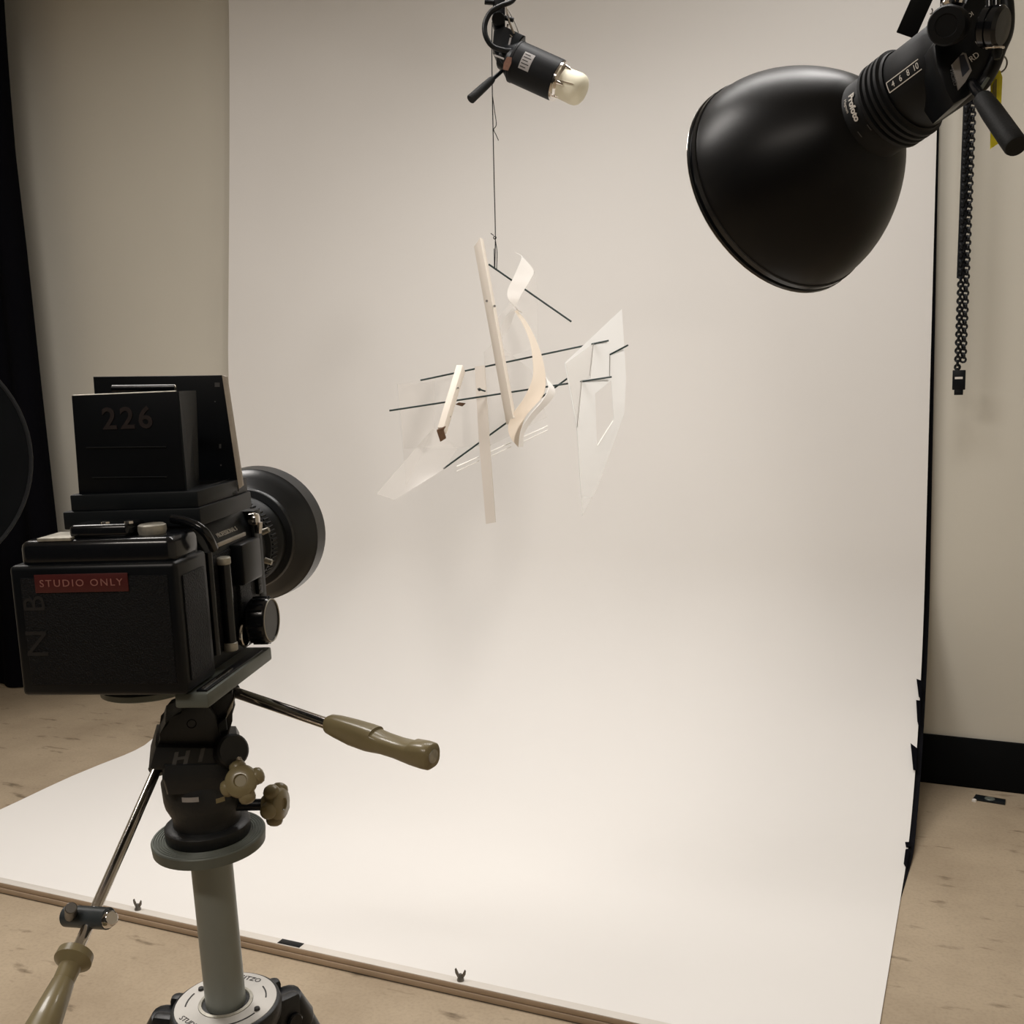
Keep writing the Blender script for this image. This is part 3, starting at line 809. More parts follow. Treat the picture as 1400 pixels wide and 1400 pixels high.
MB().lathe(RC, -RA, [(0.150, 0.050), (0.158, 0.0575), (0.162, 0.0565), (0.212, 0.0555), (0.215, 0.054)], 56).build('dish_neck', M['black_matte'], rh)
ribs = [(0.212, 0.054)]
for k in range(4):
    s0 = 0.216 + k * 0.0092
    ribs += [(s0, 0.0585), (s0 + 0.0018, 0.0612), (s0 + 0.0062, 0.0612), (s0 + 0.0076, 0.0585), (s0 + 0.0084, 0.0572)]
ribs += [(0.256, 0.0560)]
MB().lathe(RC, -RA, ribs, 56).build('ribbed_ring', M['black_matte'], rh)
HB = 0.054
MB().lathe(RC, -RA, [(0.250, HB - 0.002), (0.253, HB), (0.318, HB), (0.321, HB - 0.002), (0.338, HB - 0.003), (0.352, HB - 0.010), (0.356, 0.03)], 56).build('lamp_housing', M['black_matte'], rh)
# reference frame on the head: A = along axis away from dish, view-facing radial
bk = -RA
def onax(s): return RC + bk * s
vf = (EYE - onax(0.28)); vf = (vf - bk * vf.dot(bk)).normalized()
def H(x, y, d=0.0):            # point from close-up of the head (px of a 270-pixel wide view); d = metres farther
    px_, py_ = 1130 + x * 270 / 1400.0, y * 270 / 1400.0
    return P(px_, py_, HD + d)
HD = 1.285
# neck lettering
tp = on_cyl(RC, bk, 0.0560, H(228, 730)); 
s_t = (tp - RC).dot(bk)
tr_ = (tp - onax(s_t)).normalized()
s_t = 0.2030
circ = bk.cross(tr_)      # direction round the neck
if (ray(700, 700)).dot(circ) > 9: circ = -circ
down = circ if circ.z < 0 else -circ
text('lettering', 'Profoto', M['white_ink'], onax(s_t) + tr_ * 0.0572, down, bk, 0.0088, rh, 0.0002, curve=(RC, bk), bold=0.0005)
text('lettering', 'Magnum', M['white_ink'], onax(s_t - 0.0095) + (tr_ - down * 0.12).normalized() * 0.0574, down, bk, 0.0040, rh, 0.0002, curve=(RC, bk))
ip = on_cyl(RC, bk, 0.0565, H(272, 925)); si = (ip - RC).dot(bk)
pv = (ip - onax(si)).normalized()
cyl_patch('lock_mark', RC, bk, 0.0578, si - 0.009, si - 0.0078, ip, -0.08, 0.08, M['grey_ink'], rh, 0.0003, 4)
cyl_patch('lock_mark', RC, bk, 0.0578, si + 0.0078, si + 0.009, ip, -0.08, 0.08, M['grey_ink'], rh, 0.0003, 4)
# zoom scale on the housing
zp = on_cyl(RC, bk, HB, H(520, 560)); sz = (zp - RC).dot(bk)
zr = (zp - onax(sz)).normalized()
sz += 0.006
for da in (-0.125, 0.125):
    cyl_patch('scale_line', RC, bk, HB, sz - 0.026, sz + 0.026, zp, da - 0.011, da + 0.011, M['white_ink'], rh, 0.0004, 2)
cyl_patch('scale_line', RC, bk, HB, sz - 0.0265, sz - 0.0253, zp, -0.125, 0.125, M['white_ink'], rh, 0.0004, 6)
for k, t_ in enumerate(('4', '6', '8', '10')):
    s_k = sz - 0.017 + k * 0.0122
    text('lettering', t_, M['white_ink'], onax(s_k) + zr * (HB + 0.0003), bk, -down, 0.0085, rh, 0.0002, curve=(RC, bk), sx=0.75)
# bracket and knobs behind the housing
br = [H(x, y, .03) for x, y in ((760, 320), (810, 240), (1000, 100), (1010, -150), (1150, -150), (1290, 60), (1290, 200), (1235, 330), (1205, 440), (1060, 640), (985, 690), (900, 745), (850, 640), (780, 480))]
MB().prism(br, away * 0.07, 0.006).build('tilt_bracket', M['black'], rh)
kc = H(862, 180, -.005)
kn = (EYE - kc).normalized()
kn2 = (kn + right * -0.25).normalized()
MB().lathe(kc - kn2 * 0.02, kn2, [(0, 0.0195), (0.002, 0.0215), (0.026, 0.0225), (0.030, 0.0205), (0.0305, 0.013), (0.029, 0.012), (0.029, 0)], 40).build('tilt_knob', M['black_matte'], rh)
MB().lathe(H(895, 40, .03), (0, 0, 1), [(0, 0.012), (0.003, 0.0135), (0.006, 0.012)], 24).build('ring', M['chrome'], rh)
pk = H(1205, 190, -.02); pn = (right * 0.9 + (EYE - pk).normalized() * 0.7).normalized()
MB().lathe(pk - pn * 0.016, pn, [(0, 0.020), (0.003, 0.0235), (0.010, 0.0235), (0.0105, 0.0215), (0.0125, 0.0215), (0.013, 0.0235), (0.020, 0.0235), (0.024, 0.0200), (0.026, 0)], 36).build('friction_knob', M['black_gloss'], rh)
for x in (1153, 1203):
    MB().rod(H(x, -60, -.025), H(x + 2, 68, -.025), 0.0042, seg=12).build('bolt', M['black_gloss'], rh)
MB().tube([H(1200, -250, .03), H(1262, -60, .03), H(1282, 100, .03), H(1272, 230, .03), H(1225, 345, .03), H(1180, 470, .03), H(1110, 590, .03), H(1060, 620, .04)], 0.0085, 12).build('power_cable', M['rubber'], rh)
rg = H(1185, 338, -.012)
MB().torus(rg, V((0.1, -0.2, 1)), 0.0105, 0.0016, 24, 8).build('ring', M['chrome'], rh)
MB().lathe(H(1210, 375, -.01) , V((0, 0, -1)), [(-0.006, 0.0065), (0.002, 0.006), (0.007, 0.0035)], 14).build('cable_gland', M['panel'], rh)
MB().prism([H(x, y, .012) for x, y in ((1085, 625), (1140, 545), (1160, 552), (1105, 640))], away * 0.004).build('strap_tab', M['grey_plate'], rh)
# sticker on the bracket
stv = [H(x, y, .026) for x, y in ((890, 455), (965, 372), (990, 378), (1030, 500), (985, 580), (938, 635))]
stk = MB().prism(stv, away * 0.003).build('sticker', M['sticker'], rh)
MB().prism([H(x, y, .0255) for x, y in ((940, 395), (975, 385), (1015, 490), (965, 545), (955, 500))], away * 0.0006).build('sticker_print', M['sticker_blue'], stk)
xd = (H(925, 635) - H(880, 460)).normalized()
text('lettering', 'VALSEO', M['grey_ink'], H(898, 548, .026), xd, xd.cross(vf) * -1, 0.0042, rh, 0.0002)
for t_, x, y, s_, m_ in (('RD', 1048, 405, 0.0068, 'white_ink'), ('pro', 1078, 285, 0.0045, 'white_ink'), ('DI', 1022, 105, 0.005, 'white_ink')):
    xd = (H(1090, 375) - H(1010, 435)).normalized()
    nn = (EYE - H(x, y)).normalized()
    text('lettering', t_, M[m_], H(x, y, .022), xd, nn.cross(xd), s_, rh, 0.0002)
# handle
h1, h2 = H(1100, 690, -.02), H(1345, 1040, -.09)
MB().rod(H(1030, 590, .03), h1, 0.0062, 0.0062, 14).build('handle_stem', M['black_gloss'], rh)
hd = h2 - h1; hl = hd.length
MB().lathe(h1, hd, [(0, 0.0080), (0.004, 0.0108), (hl * .3, 0.0122), (hl * .8, 0.0126), (hl - 0.003, 0.0126), (hl, 0.0115)], 24).build('handle_grip', M['grip'], rh)
# suspension
sp_ = H(1080, -140, .06)
MB().rod(sp_, V((sp_.x, sp_.y, CEIL)), 0.018, seg=20).build('drop_pole', M['pole'], rh)
# modelling lamp inside the dish
pl_ = bpy.data.lights.new('modelling_lamp', 'SPOT'); pl_.energy = 31; pl_.color = (1.0, 0.93, 0.86)
pl_.shadow_soft_size = 0.05; pl_.spot_size = math.radians(95); pl_.spot_blend = 0.8
lo = bpy.data.objects.new('modelling_lamp', pl_); COL.objects.link(lo)
lo.parent = rh; lo.location = RC - RA * 0.06 - WPOS[rh.name]
lo.rotation_euler = RA.to_track_quat('-Z', 'Y').to_euler()

# second black grip hanging into the frame, and its neighbour pole
g0, g1 = H(700, -60, .19), H(578, 215, .19)
gh = thing('lamp_grip', 'black bar grip hanging down from above, left of the big flash head', 'handle', g1)
gd = g1 - g0; gl = gd.length
gf = Frame(g0, (EYE - g0), up=-gd)
MB().box(gf, -0.0135, 0.0135, -0.010, 0.010, -gl, 0.02, 0.0012).build('grip_bar', M['black_matte'], gh)
MB().tube([H(745, 60, .19), H(752, 75, .19), H(745, 95, .19), H(733, 100, .19)], 0.0008, 6).build('wire_hook', M['steel'], gh)
gt = H(715, -90, .19)
MB().rod(gt, V((gt.x, gt.y, CEIL)), 0.012, seg=16).build('rod', M['black'], gh)
# yellow tag on a ring
yt = thing('yellow_tag', 'bright yellow plastic tag on split ring dangling behind the black handle', 'tag', H(1215, 500))
TD = .045
MB().prism([H(x, y, TD) for x, y in ((1170, 560), (1196, 500), (1215, 486), (1235, 500), (1250, 545), (1238, 760), (1228, 1010), (1167, 1053), (1172, 800))], away * 0.004, 0.001).build('tag_body', M['yellow'], yt)
MB().prism([H(x, y, TD - .001) for x, y in ((1180, 600), (1200, 560), (1208, 560), (1205, 720), (1178, 720))], away * 0.001).build('tag_print', M['yellow_print'], yt)
MB().torus(H(1230, 455, TD), (EYE - H(1230, 455)).normalized() + right * 0.6, 0.0095, 0.0011, 24, 6).build('split_ring', M['steel'], yt)

# ================================================================== TRIPOD
TB, TT = P(309, 1372, 0.835), P(286, 1146, 0.812)
T = Frame(TB, ray(300, 900), up=TT - TB)
T.z = (TT - TB).normalized(); T.y = (T.y - T.z * T.z.dot(T.y)).normalized(); T.x = T.y.cross(T.z)
TL = (TT - TB).length
tr = thing('tripod', 'grey column tripod with dark pan head and two olive handles carrying the camera', 'tripod', V((TB.x, TB.y, 0)))
def tz(px, py, y=0.0): return T.py(px, py, y)
# collar
cr = 0.0385
MB().lathe(TB, T.z, [(-0.050, 0.026), (-0.030, 0.031), (-0.012, cr + 0.002), (-0.004, cr + 0.003), (0.0, cr + 0.002), (0.001, cr + 0.0005)], 56).build('collar', M['head'], tr)
dl = MB().lathe(TB, T.z, [(0.0, cr - 0.0002), (0.0015, cr - 0.0006), (0.0016, 0.0205), (-0.002, 0.0200)], 56, cap=False).build('dial_plate', M['dial'], tr)
MB().lathe(TB, T.z, [(-0.004, 0.0203), (0.0022, 0.0203), (0.0026, 0.0180), (-0.004, 0.0165)], 40, cap=False).build('socket_ring', M['worn_silver'], tr)
def ring_text(s, ang, r, size, flip=1):
    a = math.radians(ang); d = T.x * math.cos(a) + T.y * math.sin(a); tdir = (-T.x * math.sin(a) + T.y * math.cos(a))
    text('lettering', s, M['ink'], TB + T.z * 0.0017 + d * r, tdir * flip, (-d) * flip, size, dl, 0.0001)
ring_text('STUDEX', 214, 0.0318, 0.0044); ring_text('GITZO', 52, 0.0310, 0.0046, -1)
def arc_mark(a0, a1, r):
    b = MB(); n = 8; rows = []
    for i in range(n + 1):
        a = math.radians(a0 + (a1 - a0) * i / n); d = T.x * math.cos(a) + T.y * math.sin(a)
        rows.append([b.bm.verts.new(TB + d * q + T.z * z) for q, z in ((r - .0005, .0014), (r + .0005, .0014), (r + .0005, .0019), (r - .0005, .0019))])
    for A, B in zip(rows, rows[1:]):
        for j in range(4): b.bm.faces.new((A[j], A[(j + 1) % 4], B[(j + 1) % 4], B[j]))
    b.bm.faces.new(rows[0]); b.bm.faces.new(rows[-1][::-1])
    b.build('dial_mark', M['ink'], dl)
arc_mark(140, 172, 0.0300); arc_mark(272, 312, 0.0300); arc_mark(350, 380, 0.0300)
for a_ in (320, 128):
    a = math.radians(a_); d = T.x * math.cos(a) + T.y * math.sin(a)
    MB().lathe(TB + d * 0.029 + T.z * 0.0012, T.z, [(0, 0.0024), (0.0022, 0.0020), (0.0026, 0.001)], 10).build('dial_screw', M['ink'], dl)
MB().lathe(TB, T.z, [(-0.09, 0.0148), (TL + 0.002, 0.0152)], 40).build('column', M['column'], tr)
# legs
for k, an in enumerate((28, 152, 272)):
    a = math.radians(an)
    hd_ = T.x * math.cos(a) + T.y * math.sin(a); hd_.z = 0; hd_.normalize()
    s0 = TB + hd_ * 0.034 - T.z * 0.016; s1 = TB + hd_ * 0.050 - T.z * 0.026
    side = V((0, 0, 1)).cross(hd_).normalized()
    lg_top = s1; foot = V((TB.x, TB.y, 0)) + hd_ * 0.46
    ld = (foot - lg_top).normalized()
    lg = MB().rod(lg_top + ld * 0.01, lg_top + ld * 0.42, 0.0165, 0.0165, 24).build('leg', M['head'], tr)
    MB().rod(lg_top + ld * 0.42, lg_top + ld * 0.45, 0.0205, 0.0205, 24, ch=0.002).build('leg_lock', M['black'], lg)
    MB().rod(lg_top + ld * 0.45, foot - ld * 0.004, 0.0125, 0.0125, 20).build('lower_leg', M['column'], lg)
    MB().rod(foot - ld * 0.03, foot + V((0, 0, 0.001)), 0.015, 0.017, 20).build('rubber_foot', M['rubber'], lg)
    f = Frame(s0, hd_, up=(0, 0, 1))
    hb = MB()
    hb.box(f, -0.019, -0.008, -0.012, 0.020, -0.030, 0.010, 0.004).box(f, 0.008, 0.019, -0.012, 0.020, -0.030, 0.010, 0.004)
    hb.box(f, -0.019, 0.019, -0.014, 0.004, -0.026, 0.011, 0.003)
    hb.build('leg_hinge', M['head'], tr)
    MB().rod(f.w(-0.0225, 0.012, -0.010), f.w(0.0225, 0.012, -0.010), 0.0065, seg=20, ch=0.001).build('hinge_bolt', M['black_gloss'], tr)
    MB().lathe(lg_top - ld * 0.012, ld, [(0, 0.010), (0.005, 0.0165), (0.026, 0.018), (0.03, 0.0165)], 20).build('leg_cap', M['black'], lg)
# disc under the head
dz = TL
gd_ = MB(); pr = [(-0.0095, 0.0385), (-0.0085, 0.0405), (-0.001, 0.0412), (0.0, 0.0405)]
for k in range(6):
    r = 0.0392 - k * 0.0018
    pr += [(0.0, r), (-0.0006, r - 0.0004), (-0.0006, r - 0.0010), (0.0, r - 0.0014)]
pr += [(0.0, 0.02), (-0.0095, 0.016)]
gd_.lathe(TT + T.z * 0.004, T.z, pr, 64, cap=False).lathe(TT + T.z * -0.0055, T.z, [(0, 0.0385), (0.0005, 0.01)], 64).build('mounting_disc', M['grey_plate'], tr)
hz = lambda py, px=285, y=0.0: tz(px, py, y)[1]
zt = TT + T.z * 0.004
z_h = 0.006
prf = [(0.0, 0.0300), (0.0015, 0.0308), (0.0085, 0.0308), (0.0100, 0.0290), (0.0105, 0.0245), (0.016, 0.0240), (0.026, 0.0285), (0.030, 0.0292), (0.044, 0.0298), (0.046, 0.0285), (0.050, 0.0280)]
MB().lathe(zt, T.z, prf, 48).build('pan_base', M['head'], tr)
XC = tz(283, 1060)[0]
# pan block with flared skirt
def poly(F, pts, y0, y1, name, m, bevel=0.002, parent=tr):
    q = [F.py(a, b, y0) for a, b in pts]
    return MB().prism([F.w(x, y0, z) for x, z in q], F.y * (y1 - y0), bevel).build(name, m, parent)
poly(T, [(212, 1021), (326, 1023), (331, 1032), (326, 1050), (299, 1050), (250, 1052), (212, 1055), (203, 1052)], -0.026, 0.024, 'pan_block', M['head'], 0.003)
poly(T, [(222, 1045), (327, 1043), (331, 1070), (329, 1088), (228, 1090), (222, 1068)], -0.0285, 0.022, 'pan_body', M['head'], 0.005)
poly(T, [(214, 1022), (222, 1005), (226, 988), (236, 984), (246, 972), (256, 966), (285, 966), (296, 980), (301, 1000), (303, 1022)], -0.020, 0.020, 'tilt_bracket', M['head'], 0.002)
hx, hz_ = T.py(262, 990, -0.021)
MB().lathe(T.w(hx, -0.0195, hz_), -T.y, [(0, 0.0030), (0.0008, 0.0034), (0.0009, 0.0028), (-0.001, 0.0026)], 20).build('pivot_hole', M['black_gap'], tr)
poly(T, [(284, 962), (318, 945), (322, 965), (314, 985), (312, 1010), (300, 1024), (286, 1020)], -0.012, 0.028, 'tilt_block', M['head'], 0.002)
poly(T, [(298, 990), (309, 980.5), (311, 998), (299, 1002)], -0.022, -0.010, 'friction_tab', M['panel'], 0.0008)
poly(T, [(311, 972), (321, 952), (318, 968), (308, 985)], -0.014, 0.0, 'stop_plate', M['worn_silver'], 0.0006)
a_ = T.w(*[T.py(300, 1028, -0.006)[0], -0.006, T.py(300, 1028, -0.006)[1]])
b_ = T.w(*[T.py(320, 1026, -0.030)[0], -0.030, T.py(320, 1026, -0.030)[1]])
MB().rod(a_, b_, 0.0125, 0.0118, 28, ch=0.0015).build('clamp_barrel', M['head'], tr)
hx, hz_ = T.py(255, 1036, -0.0265)
text('lettering', 'H1', M['grey_ink'], T.w(T.py(257, 1036, -.0263)[0], -0.0263, T.py(257, 1036, -.0263)[1]), T.x, T.z, 0.0090, tr, 0.0002, sx=1.25, space=1.5, shear=0.25, bold=0.0005)
for x0, x1, y0, y1, mm in ((248, 270, 1090, 1100, 'sticker'), (297, 309, 1091, 1099, 'olive')):
    q = T.py((x0 + x1) / 2, (y0 + y1) / 2, -0.0295)
    q0, q1 = T.py(x0, y1, -0.0295), T.py(x1, y0, -0.0295)
    cyl_patch('small_label', TT, T.z, 0.0290, q0[1] - TL, q1[1] - TL, T.w(q[0], -0.0295, q[1]), -(x1 - x0) / 2 / 54.0, (x1 - x0) / 2 / 54.0, M[mm], tr, 0.0009, 6)
# lobed knobs
def lobed_knob(c, axis, ref, r, n, label=None):
    c = V(c); a = V(axis).normalized(); u = V(ref); u = (u - a * a.dot(u)).normalized(); v = a.cross(u)
    b = MB()
    b.lathe(c, a, [(-0.011, r * 0.30), (-0.009, r * 0.42), (-0.002, r * 0.66), (0.003, r * 0.74), (0.0055, r * 0.66), (0.0060, r * 0.30), (0.0045, r * 0.25), (0.0045, 0)], 28)
    for k in range(n):
        an = 2 * PI * k / n + 0.35
        d = u * math.cos(an) + v * math.sin(an)
        b.lathe(c + d * r * 0.30 - a * 0.001, d, [(0, r * 0.34), (r * 0.25, r * 0.38), (r * 0.46, r * 0.38), (r * 0.60, r * 0.32), (r * 0.68, r * 0.18), (r * 0.71, 0)], 16, squash=(a, 1.0))
    o = b.build('lobed_knob', M['olive'], tr, sharp=60)
    return o
kx, kz = T.py(331, 1069, -0.045); k1 = T.w(kx, -0.045, kz)
lobed_knob(k1, -T.y * 0.80 - T.x * 0.22 + T.z * 0.52, T.z, 0.0158, 4)
MB().rod(k1 + T.y * 0.004, b_ + T.y * 0.012, 0.0042, seg=14).build('knob_stem', M['chrome'], tr)
kx, kz = T.py(378, 1099, -0.022); k2 = T.w(kx, -0.022, kz)
kx2, kz2 = T.py(330, 1099, -0.012); s2 = T.w(kx2, -0.012, kz2)
lobed_knob(k2, T.x * 0.86 - T.y * 0.50, T.z, 0.0160, 5)
MB().rod(s2 - T.x * 0.006, k2 - T.x * 0.002, 0.0042, seg=14).build('knob_stem', M['black'], tr)
# pan handle to the right
p0, p1, p2 = P(311, 943, 0.815), P(449, 990, 0.755), P(592, 1034, 0.705)
ph = MB().rod(p0, p1 + (p1 - p0) * 0.05, 0.0041, 0.0041, 20).build('pan_handle', M['chrome'], tr)
MB().lathe(P(305, 941, .818), p1 - p0, [(0, 0.007), (0.008, 0.0075), (0.012, 0.006)], 20).build('handle_boss', M['black'], ph)
def contour_grip(a, b, upd, prof, m, name, parent, seg=28):
    """hand grip: prof = (t, half height up, half height down, half width)"""
    a, b = V(a), V(b); d = (b - a).normalized(); L = (b - a).length
    u = V(upd); u = (u - d * d.dot(u)).normalized(); w = d.cross(u)
    bld = MB(); rings = []
    for t, hu, hd2, hw in prof:
        ring = []
        for i in range(seg):
            an = 2 * PI * i / seg; s_, c_ = math.sin(an), math.cos(an)
            f = lambda q: math.copysign(abs(q) ** 0.75, q)
            ring.append(bld.bm.verts.new(a + d * L * t + u * (f(s_) * (hu if s_ > 0 else hd2)) + w * f(c_) * hw))
        rings.append(ring)
    for A, B in zip(rings, rings[1:]):
        for i in range(seg):
            j = (i + 1) % seg
            bld.bm.faces.new((A[i], A[j], B[j], B[i]))
    bld.bm.faces.new(rings[0][::-1]); bld.bm.faces.new(rings[-1])
    return bld.build(name, m, parent, sharp=50)
gp = [(0.0, .0060, .0050, .0055), (0.02, .0070, .0058, .0064), (0.10, .0078, .0070, .0074), (0.25, .0082, .0092, .0082), (0.40, .0082, .0096, .0086), (0.47, .0078, .0090, .0086),
      (0.475, .0060, .0090, .0084), (0.55, .0050, .0082, .0082), (0.68, .0046, .0082, .0080), (0.80, .0052, .0092, .0082), (0.83, .0072, .0094, .0084), (0.93, .0082, .0094, .0086), (0.985, .0080, .0090, .0084), (1.0, .0068, .0078, .0072)]
g1_ = contour_grip(p1, p2, T.z, gp, M['olive'], 'handle_grip', ph)
e_ = (p2 - p1).normalized()
MB().lathe(p2, e_, [(0.0, 0.0045), (0.0006, 0.0045), (0.0008, 0.003)], 20).build('grip_end_cap', M['worn_silver'], g1_)
# long pan handle towards the front left
q0, q1, q2 = P(217, 1046, 0.79), P(101, 1310, 0.655), P(38, 1450, 0.600)
lh = MB().rod(q0, q1 + (q1 - q0) * 0.05, 0.0036, 0.0036, 20).build('pan_handle', M['chrome'], tr)
MB().rod(P(221, 1036, .795), P(213, 1056, .787), 0.0066, 0.0060, 18, ch=0.001).build('handle_boss', M['black'], lh)
d2 = (q2 - q1).normalized(); L2 = (q2 - q1).length
MB().lathe(q1 - d2 * 0.004, d2, [(0, 0.0085), (0.001, 0.0108), (0.006, 0.0112), (0.0075, 0.0095), (0.010, 0.0065), (0.020, 0.0062), (0.0205, 0.0066), (0.05, 0.0098), (0.085, 0.0122), (0.12, 0.0118), (0.135, 0.010), (0.139, 0.006)], 28).build('handle_grip', M['olive'], lh)
cx0, cx1 = P(90, 1252, .685), P(150, 1256, .672)
cl = MB().rod(cx0, cx1, 0.0066, 0.0066, 20, ch=0.0012).build('rod_clamp', M['clamp'], lh)
MB().rod(P(97, 1252, .678), P(97, 1241, .667), 0.0038, 0.0036, 14, ch=0.0005).build('clamp_screw', M['steel'], cl)
MB().rod(P(146, 1258, .672), P(153, 1255, .668), 0.0052, 0.0046, 14, ch=0.0008).build('clamp_screw', M['chrome'], cl)

# ================================================================== CAMERA
O = P(190, 760, 0.70)
F = Frame(O, ROT @ V((210, 212, -1500)), right=ROT @ V((1, 0.03, 0.144)))
cm = thing('medium_format_camera', 'old black medium format camera with open waist-level hood, seen from behind', 'camera', F.w(0, 0.08, -0.10))
def fx(px, py, y): return F.py(px, py, y)[0]
def fz(px, py, y): return F.py(px, py, y)[1]
# film back
xl, xr = fx(20, 860, 0), fx(248, 860, 0)
zb_, zs, zt_ = fz(140, 952, 0), fz(135, 771, 0), fz(135, 737, 0.004)
fb = MB().box(F, xl, xr, 0.0, 0.048, zb_, zs, 0.0035, 3).build('film_back', M['black'], cm)
xl2, xr2 = fx(24, 750, 0.004), fx(236, 750, 0.004)
MB().box(F, xl2, xr2, 0.004, 0.046, zs - 0.004, zt_, 0.006, 3).build('back_cover', M['black_gloss'], fb)
MB().box(F, xl + 0.008, xr - 0.006, -0.0008, 0.004, zb_ + 0.008, zs - 0.008, 0.0008).build('leather_panel', M['leather'], fb)
MB().box(F, xr - 0.0008, xr + 0.0010, 0.007, 0.040, zb_ + 0.008, zs - 0.010, 0.0005).build('leather_panel', M['leather'], fb)
# label tape and painted letters
ta, tb_ = F.py(49, 811, -0.0012), F.py(174, 783, -0.0012)
tp_ = MB().box(F, ta[0], tb_[0], -0.0016, -0.0006, ta[1], tb_[1], 0.0004).build('label_tape', M['red_tape'], fb, label='red embossed label tape')
text('lettering', 'STUDIO ONLY', M['pink_ink'], F.w((ta[0] + tb_[0]) / 2, -0.00165, (ta[1] + tb_[1]) / 2), F.x, F.z, 0.0046, tp_, 0.0002, sx=1.12, space=1.25)
n0 = F.py(52, 880, -0.001); text('lettering', 'N', M['faint_ink'], F.w(n0[0], -0.0009, n0[1]), F.z, -F.x, 0.0150, fb, 0.0002, sx=1.2)
n0 = F.py(48, 826, -0.001); text('lettering', 'B', M['faint_ink'], F.w(n0[0], -0.0009, n0[1]), F.z, -F.x, 0.0150, fb, 0.0002, sx=0.95)
# dials on top of the film back
def top_pt(px, py): 
    x, y = F.pz(px, py, zt_); return x, y
x_, y_ = top_pt(209, 715)
MB().lathe(F.w(fx(208, 722, 0.022), 0.022, zt_ - 0.0005), F.z, [(0, 0.0085), (0.003, 0.0092), (0.0062, 0.0090), (0.0070, 0.0078)], 28).build('counter_dial', M['worn_silver'], fb, label='worn pale metal dial')
x0_, x1_ = fx(60, 728, 0.015), fx(106, 728, 0.015)
MB().box(F, x0_, x1_, 0.006, 0.034, zt_ - 0.001, zt_ + 0.0012, 0.0004).build('worn_plate', M['worn_silver'], fb, label='scuffed silver plate')
x0_, x1_ = fx(104, 728, 0.02), fx(186, 728, 0.02)
MB().box(F, x0_, x1_, 0.010, 0.036, zt_ - 0.001, zt_ + 0.0085, 0.0035, 3).build('wind_housing', M['black_gloss'], fb)
for pxx in (140, 172):
    a_ = fx(pxx, 712, 0.012)
    MB().lathe(F.w(a_, 0.016, zt_ + 0.008), F.z, [(0, 0.0032), (0.0016, 0.003), (0.002, 0.002)], 14).build('screw', M['chrome'], fb)
# curved lug band from dial round to the body side
MB().tube([F.w(fx(236, 709, .044), .044, fz(236, 709, .044)), F.w(fx(256, 711, .040), .040, fz(258, 713, .040)), F.w(fx(274, 721, .036), .036, fz(274, 722, .036)), F.w(fx(285, 734, .038), .038, fz(285, 735, .038)), F.w(fx(292, 750, .046), .046, fz(292, 750, .046))], 0.0032, 10).build('carry_band', M['black_gloss'], cm)
# revolving adapter and body
XB0, XB1 = fx(80, 705, 0.05), fx(270, 705, 0.05)
LX = (XB0 + XB1) / 2
ya_, yb_ = 0.15, 0.40
for _ in range(40):
    ym = (ya_ + yb_) / 2
    if fx(358, 727, ym) > LX: ya_ = ym
    else: yb_ = ym
HOODY = ya_; LZ = fz(358, 727, HOODY)
HOODR = (fx(446, 727, HOODY) - LX)
zB0 = fz(292, 935.5, 0.02); zB1 = fz(266, 716, 0.05)
MB().box(F, XB0 + 0.010, XB1 - 0.010, 0.044, 0.062, zB0 + 0.004, zB1 - 0.008, 0.003).build('revolving_adapter', M['black'], cm)
def prof_body(x0, x1, z0, z1, cx, cz):
    return [(x0, z0), (x1, z0), (x1, z1 - cz), (x1 - cx, z1), (x0 + cx, z1), (x0, z1 - cz)]
YB0, YB1 = 0.056, F.px(352, 760, XB1)[0]
zsh = F.px(295, 746, XB1)[1]
body = MB().prism([F.w(x, YB0, z) for x, z in prof_body(XB0, XB1, zB0, zB1, 0.012, zB1 - zsh)], F.y * (YB1 - YB0), 0.0015).build('camera_body', M['panel'], cm)
ys = lambda px, py: F.px(px, py, XB1 + 0.0005)
def side_box(name, px0, py0, px1, py1, th, m, parent=body, bevel=0.0008):
    a = ys(px0, py0); b = ys(px1, py1)
    y0, y1 = sorted((a[0], b[0])); z0, z1 = sorted((a[1], b[1]))
    return MB().box(F, XB1 - 0.001, XB1 + th, y0, y1, z0, z1, bevel).build(name, m, parent)
# side trim strip with lettering
tr0, tr1 = ys(297, 744), ys(334, 722)
MB().box(F, XB1 - 0.0005, XB1 + 0.0014, tr0[0], tr1[0], tr0[1] - 0.0022, tr0[1] + 0.0005, 0.0003).build('trim_strip', M['pale_edge'], body, label='bright trim strip')
dn = (F.w(XB1, 0, zsh) - F.w(XB1 - 0.012, 0, zB1)); nrm_s = F.y.cross(dn).normalized()
if nrm_s.dot(F.x) < 0: nrm_s = -nrm_s
upd = nrm_s.cross(F.y)
if upd.dot(F.z) < 0: upd = -upd
mid = F.w(XB1, (tr0[0] + tr1[0]) / 2 + 0.001, zsh) - dn.normalized() * 0.006 + nrm_s * 0.0003
text('lettering', 'PROFESSIONAL S', M['white_ink'], mid, F.y, upd, 0.0034, body, 0.0002, sx=1.0)
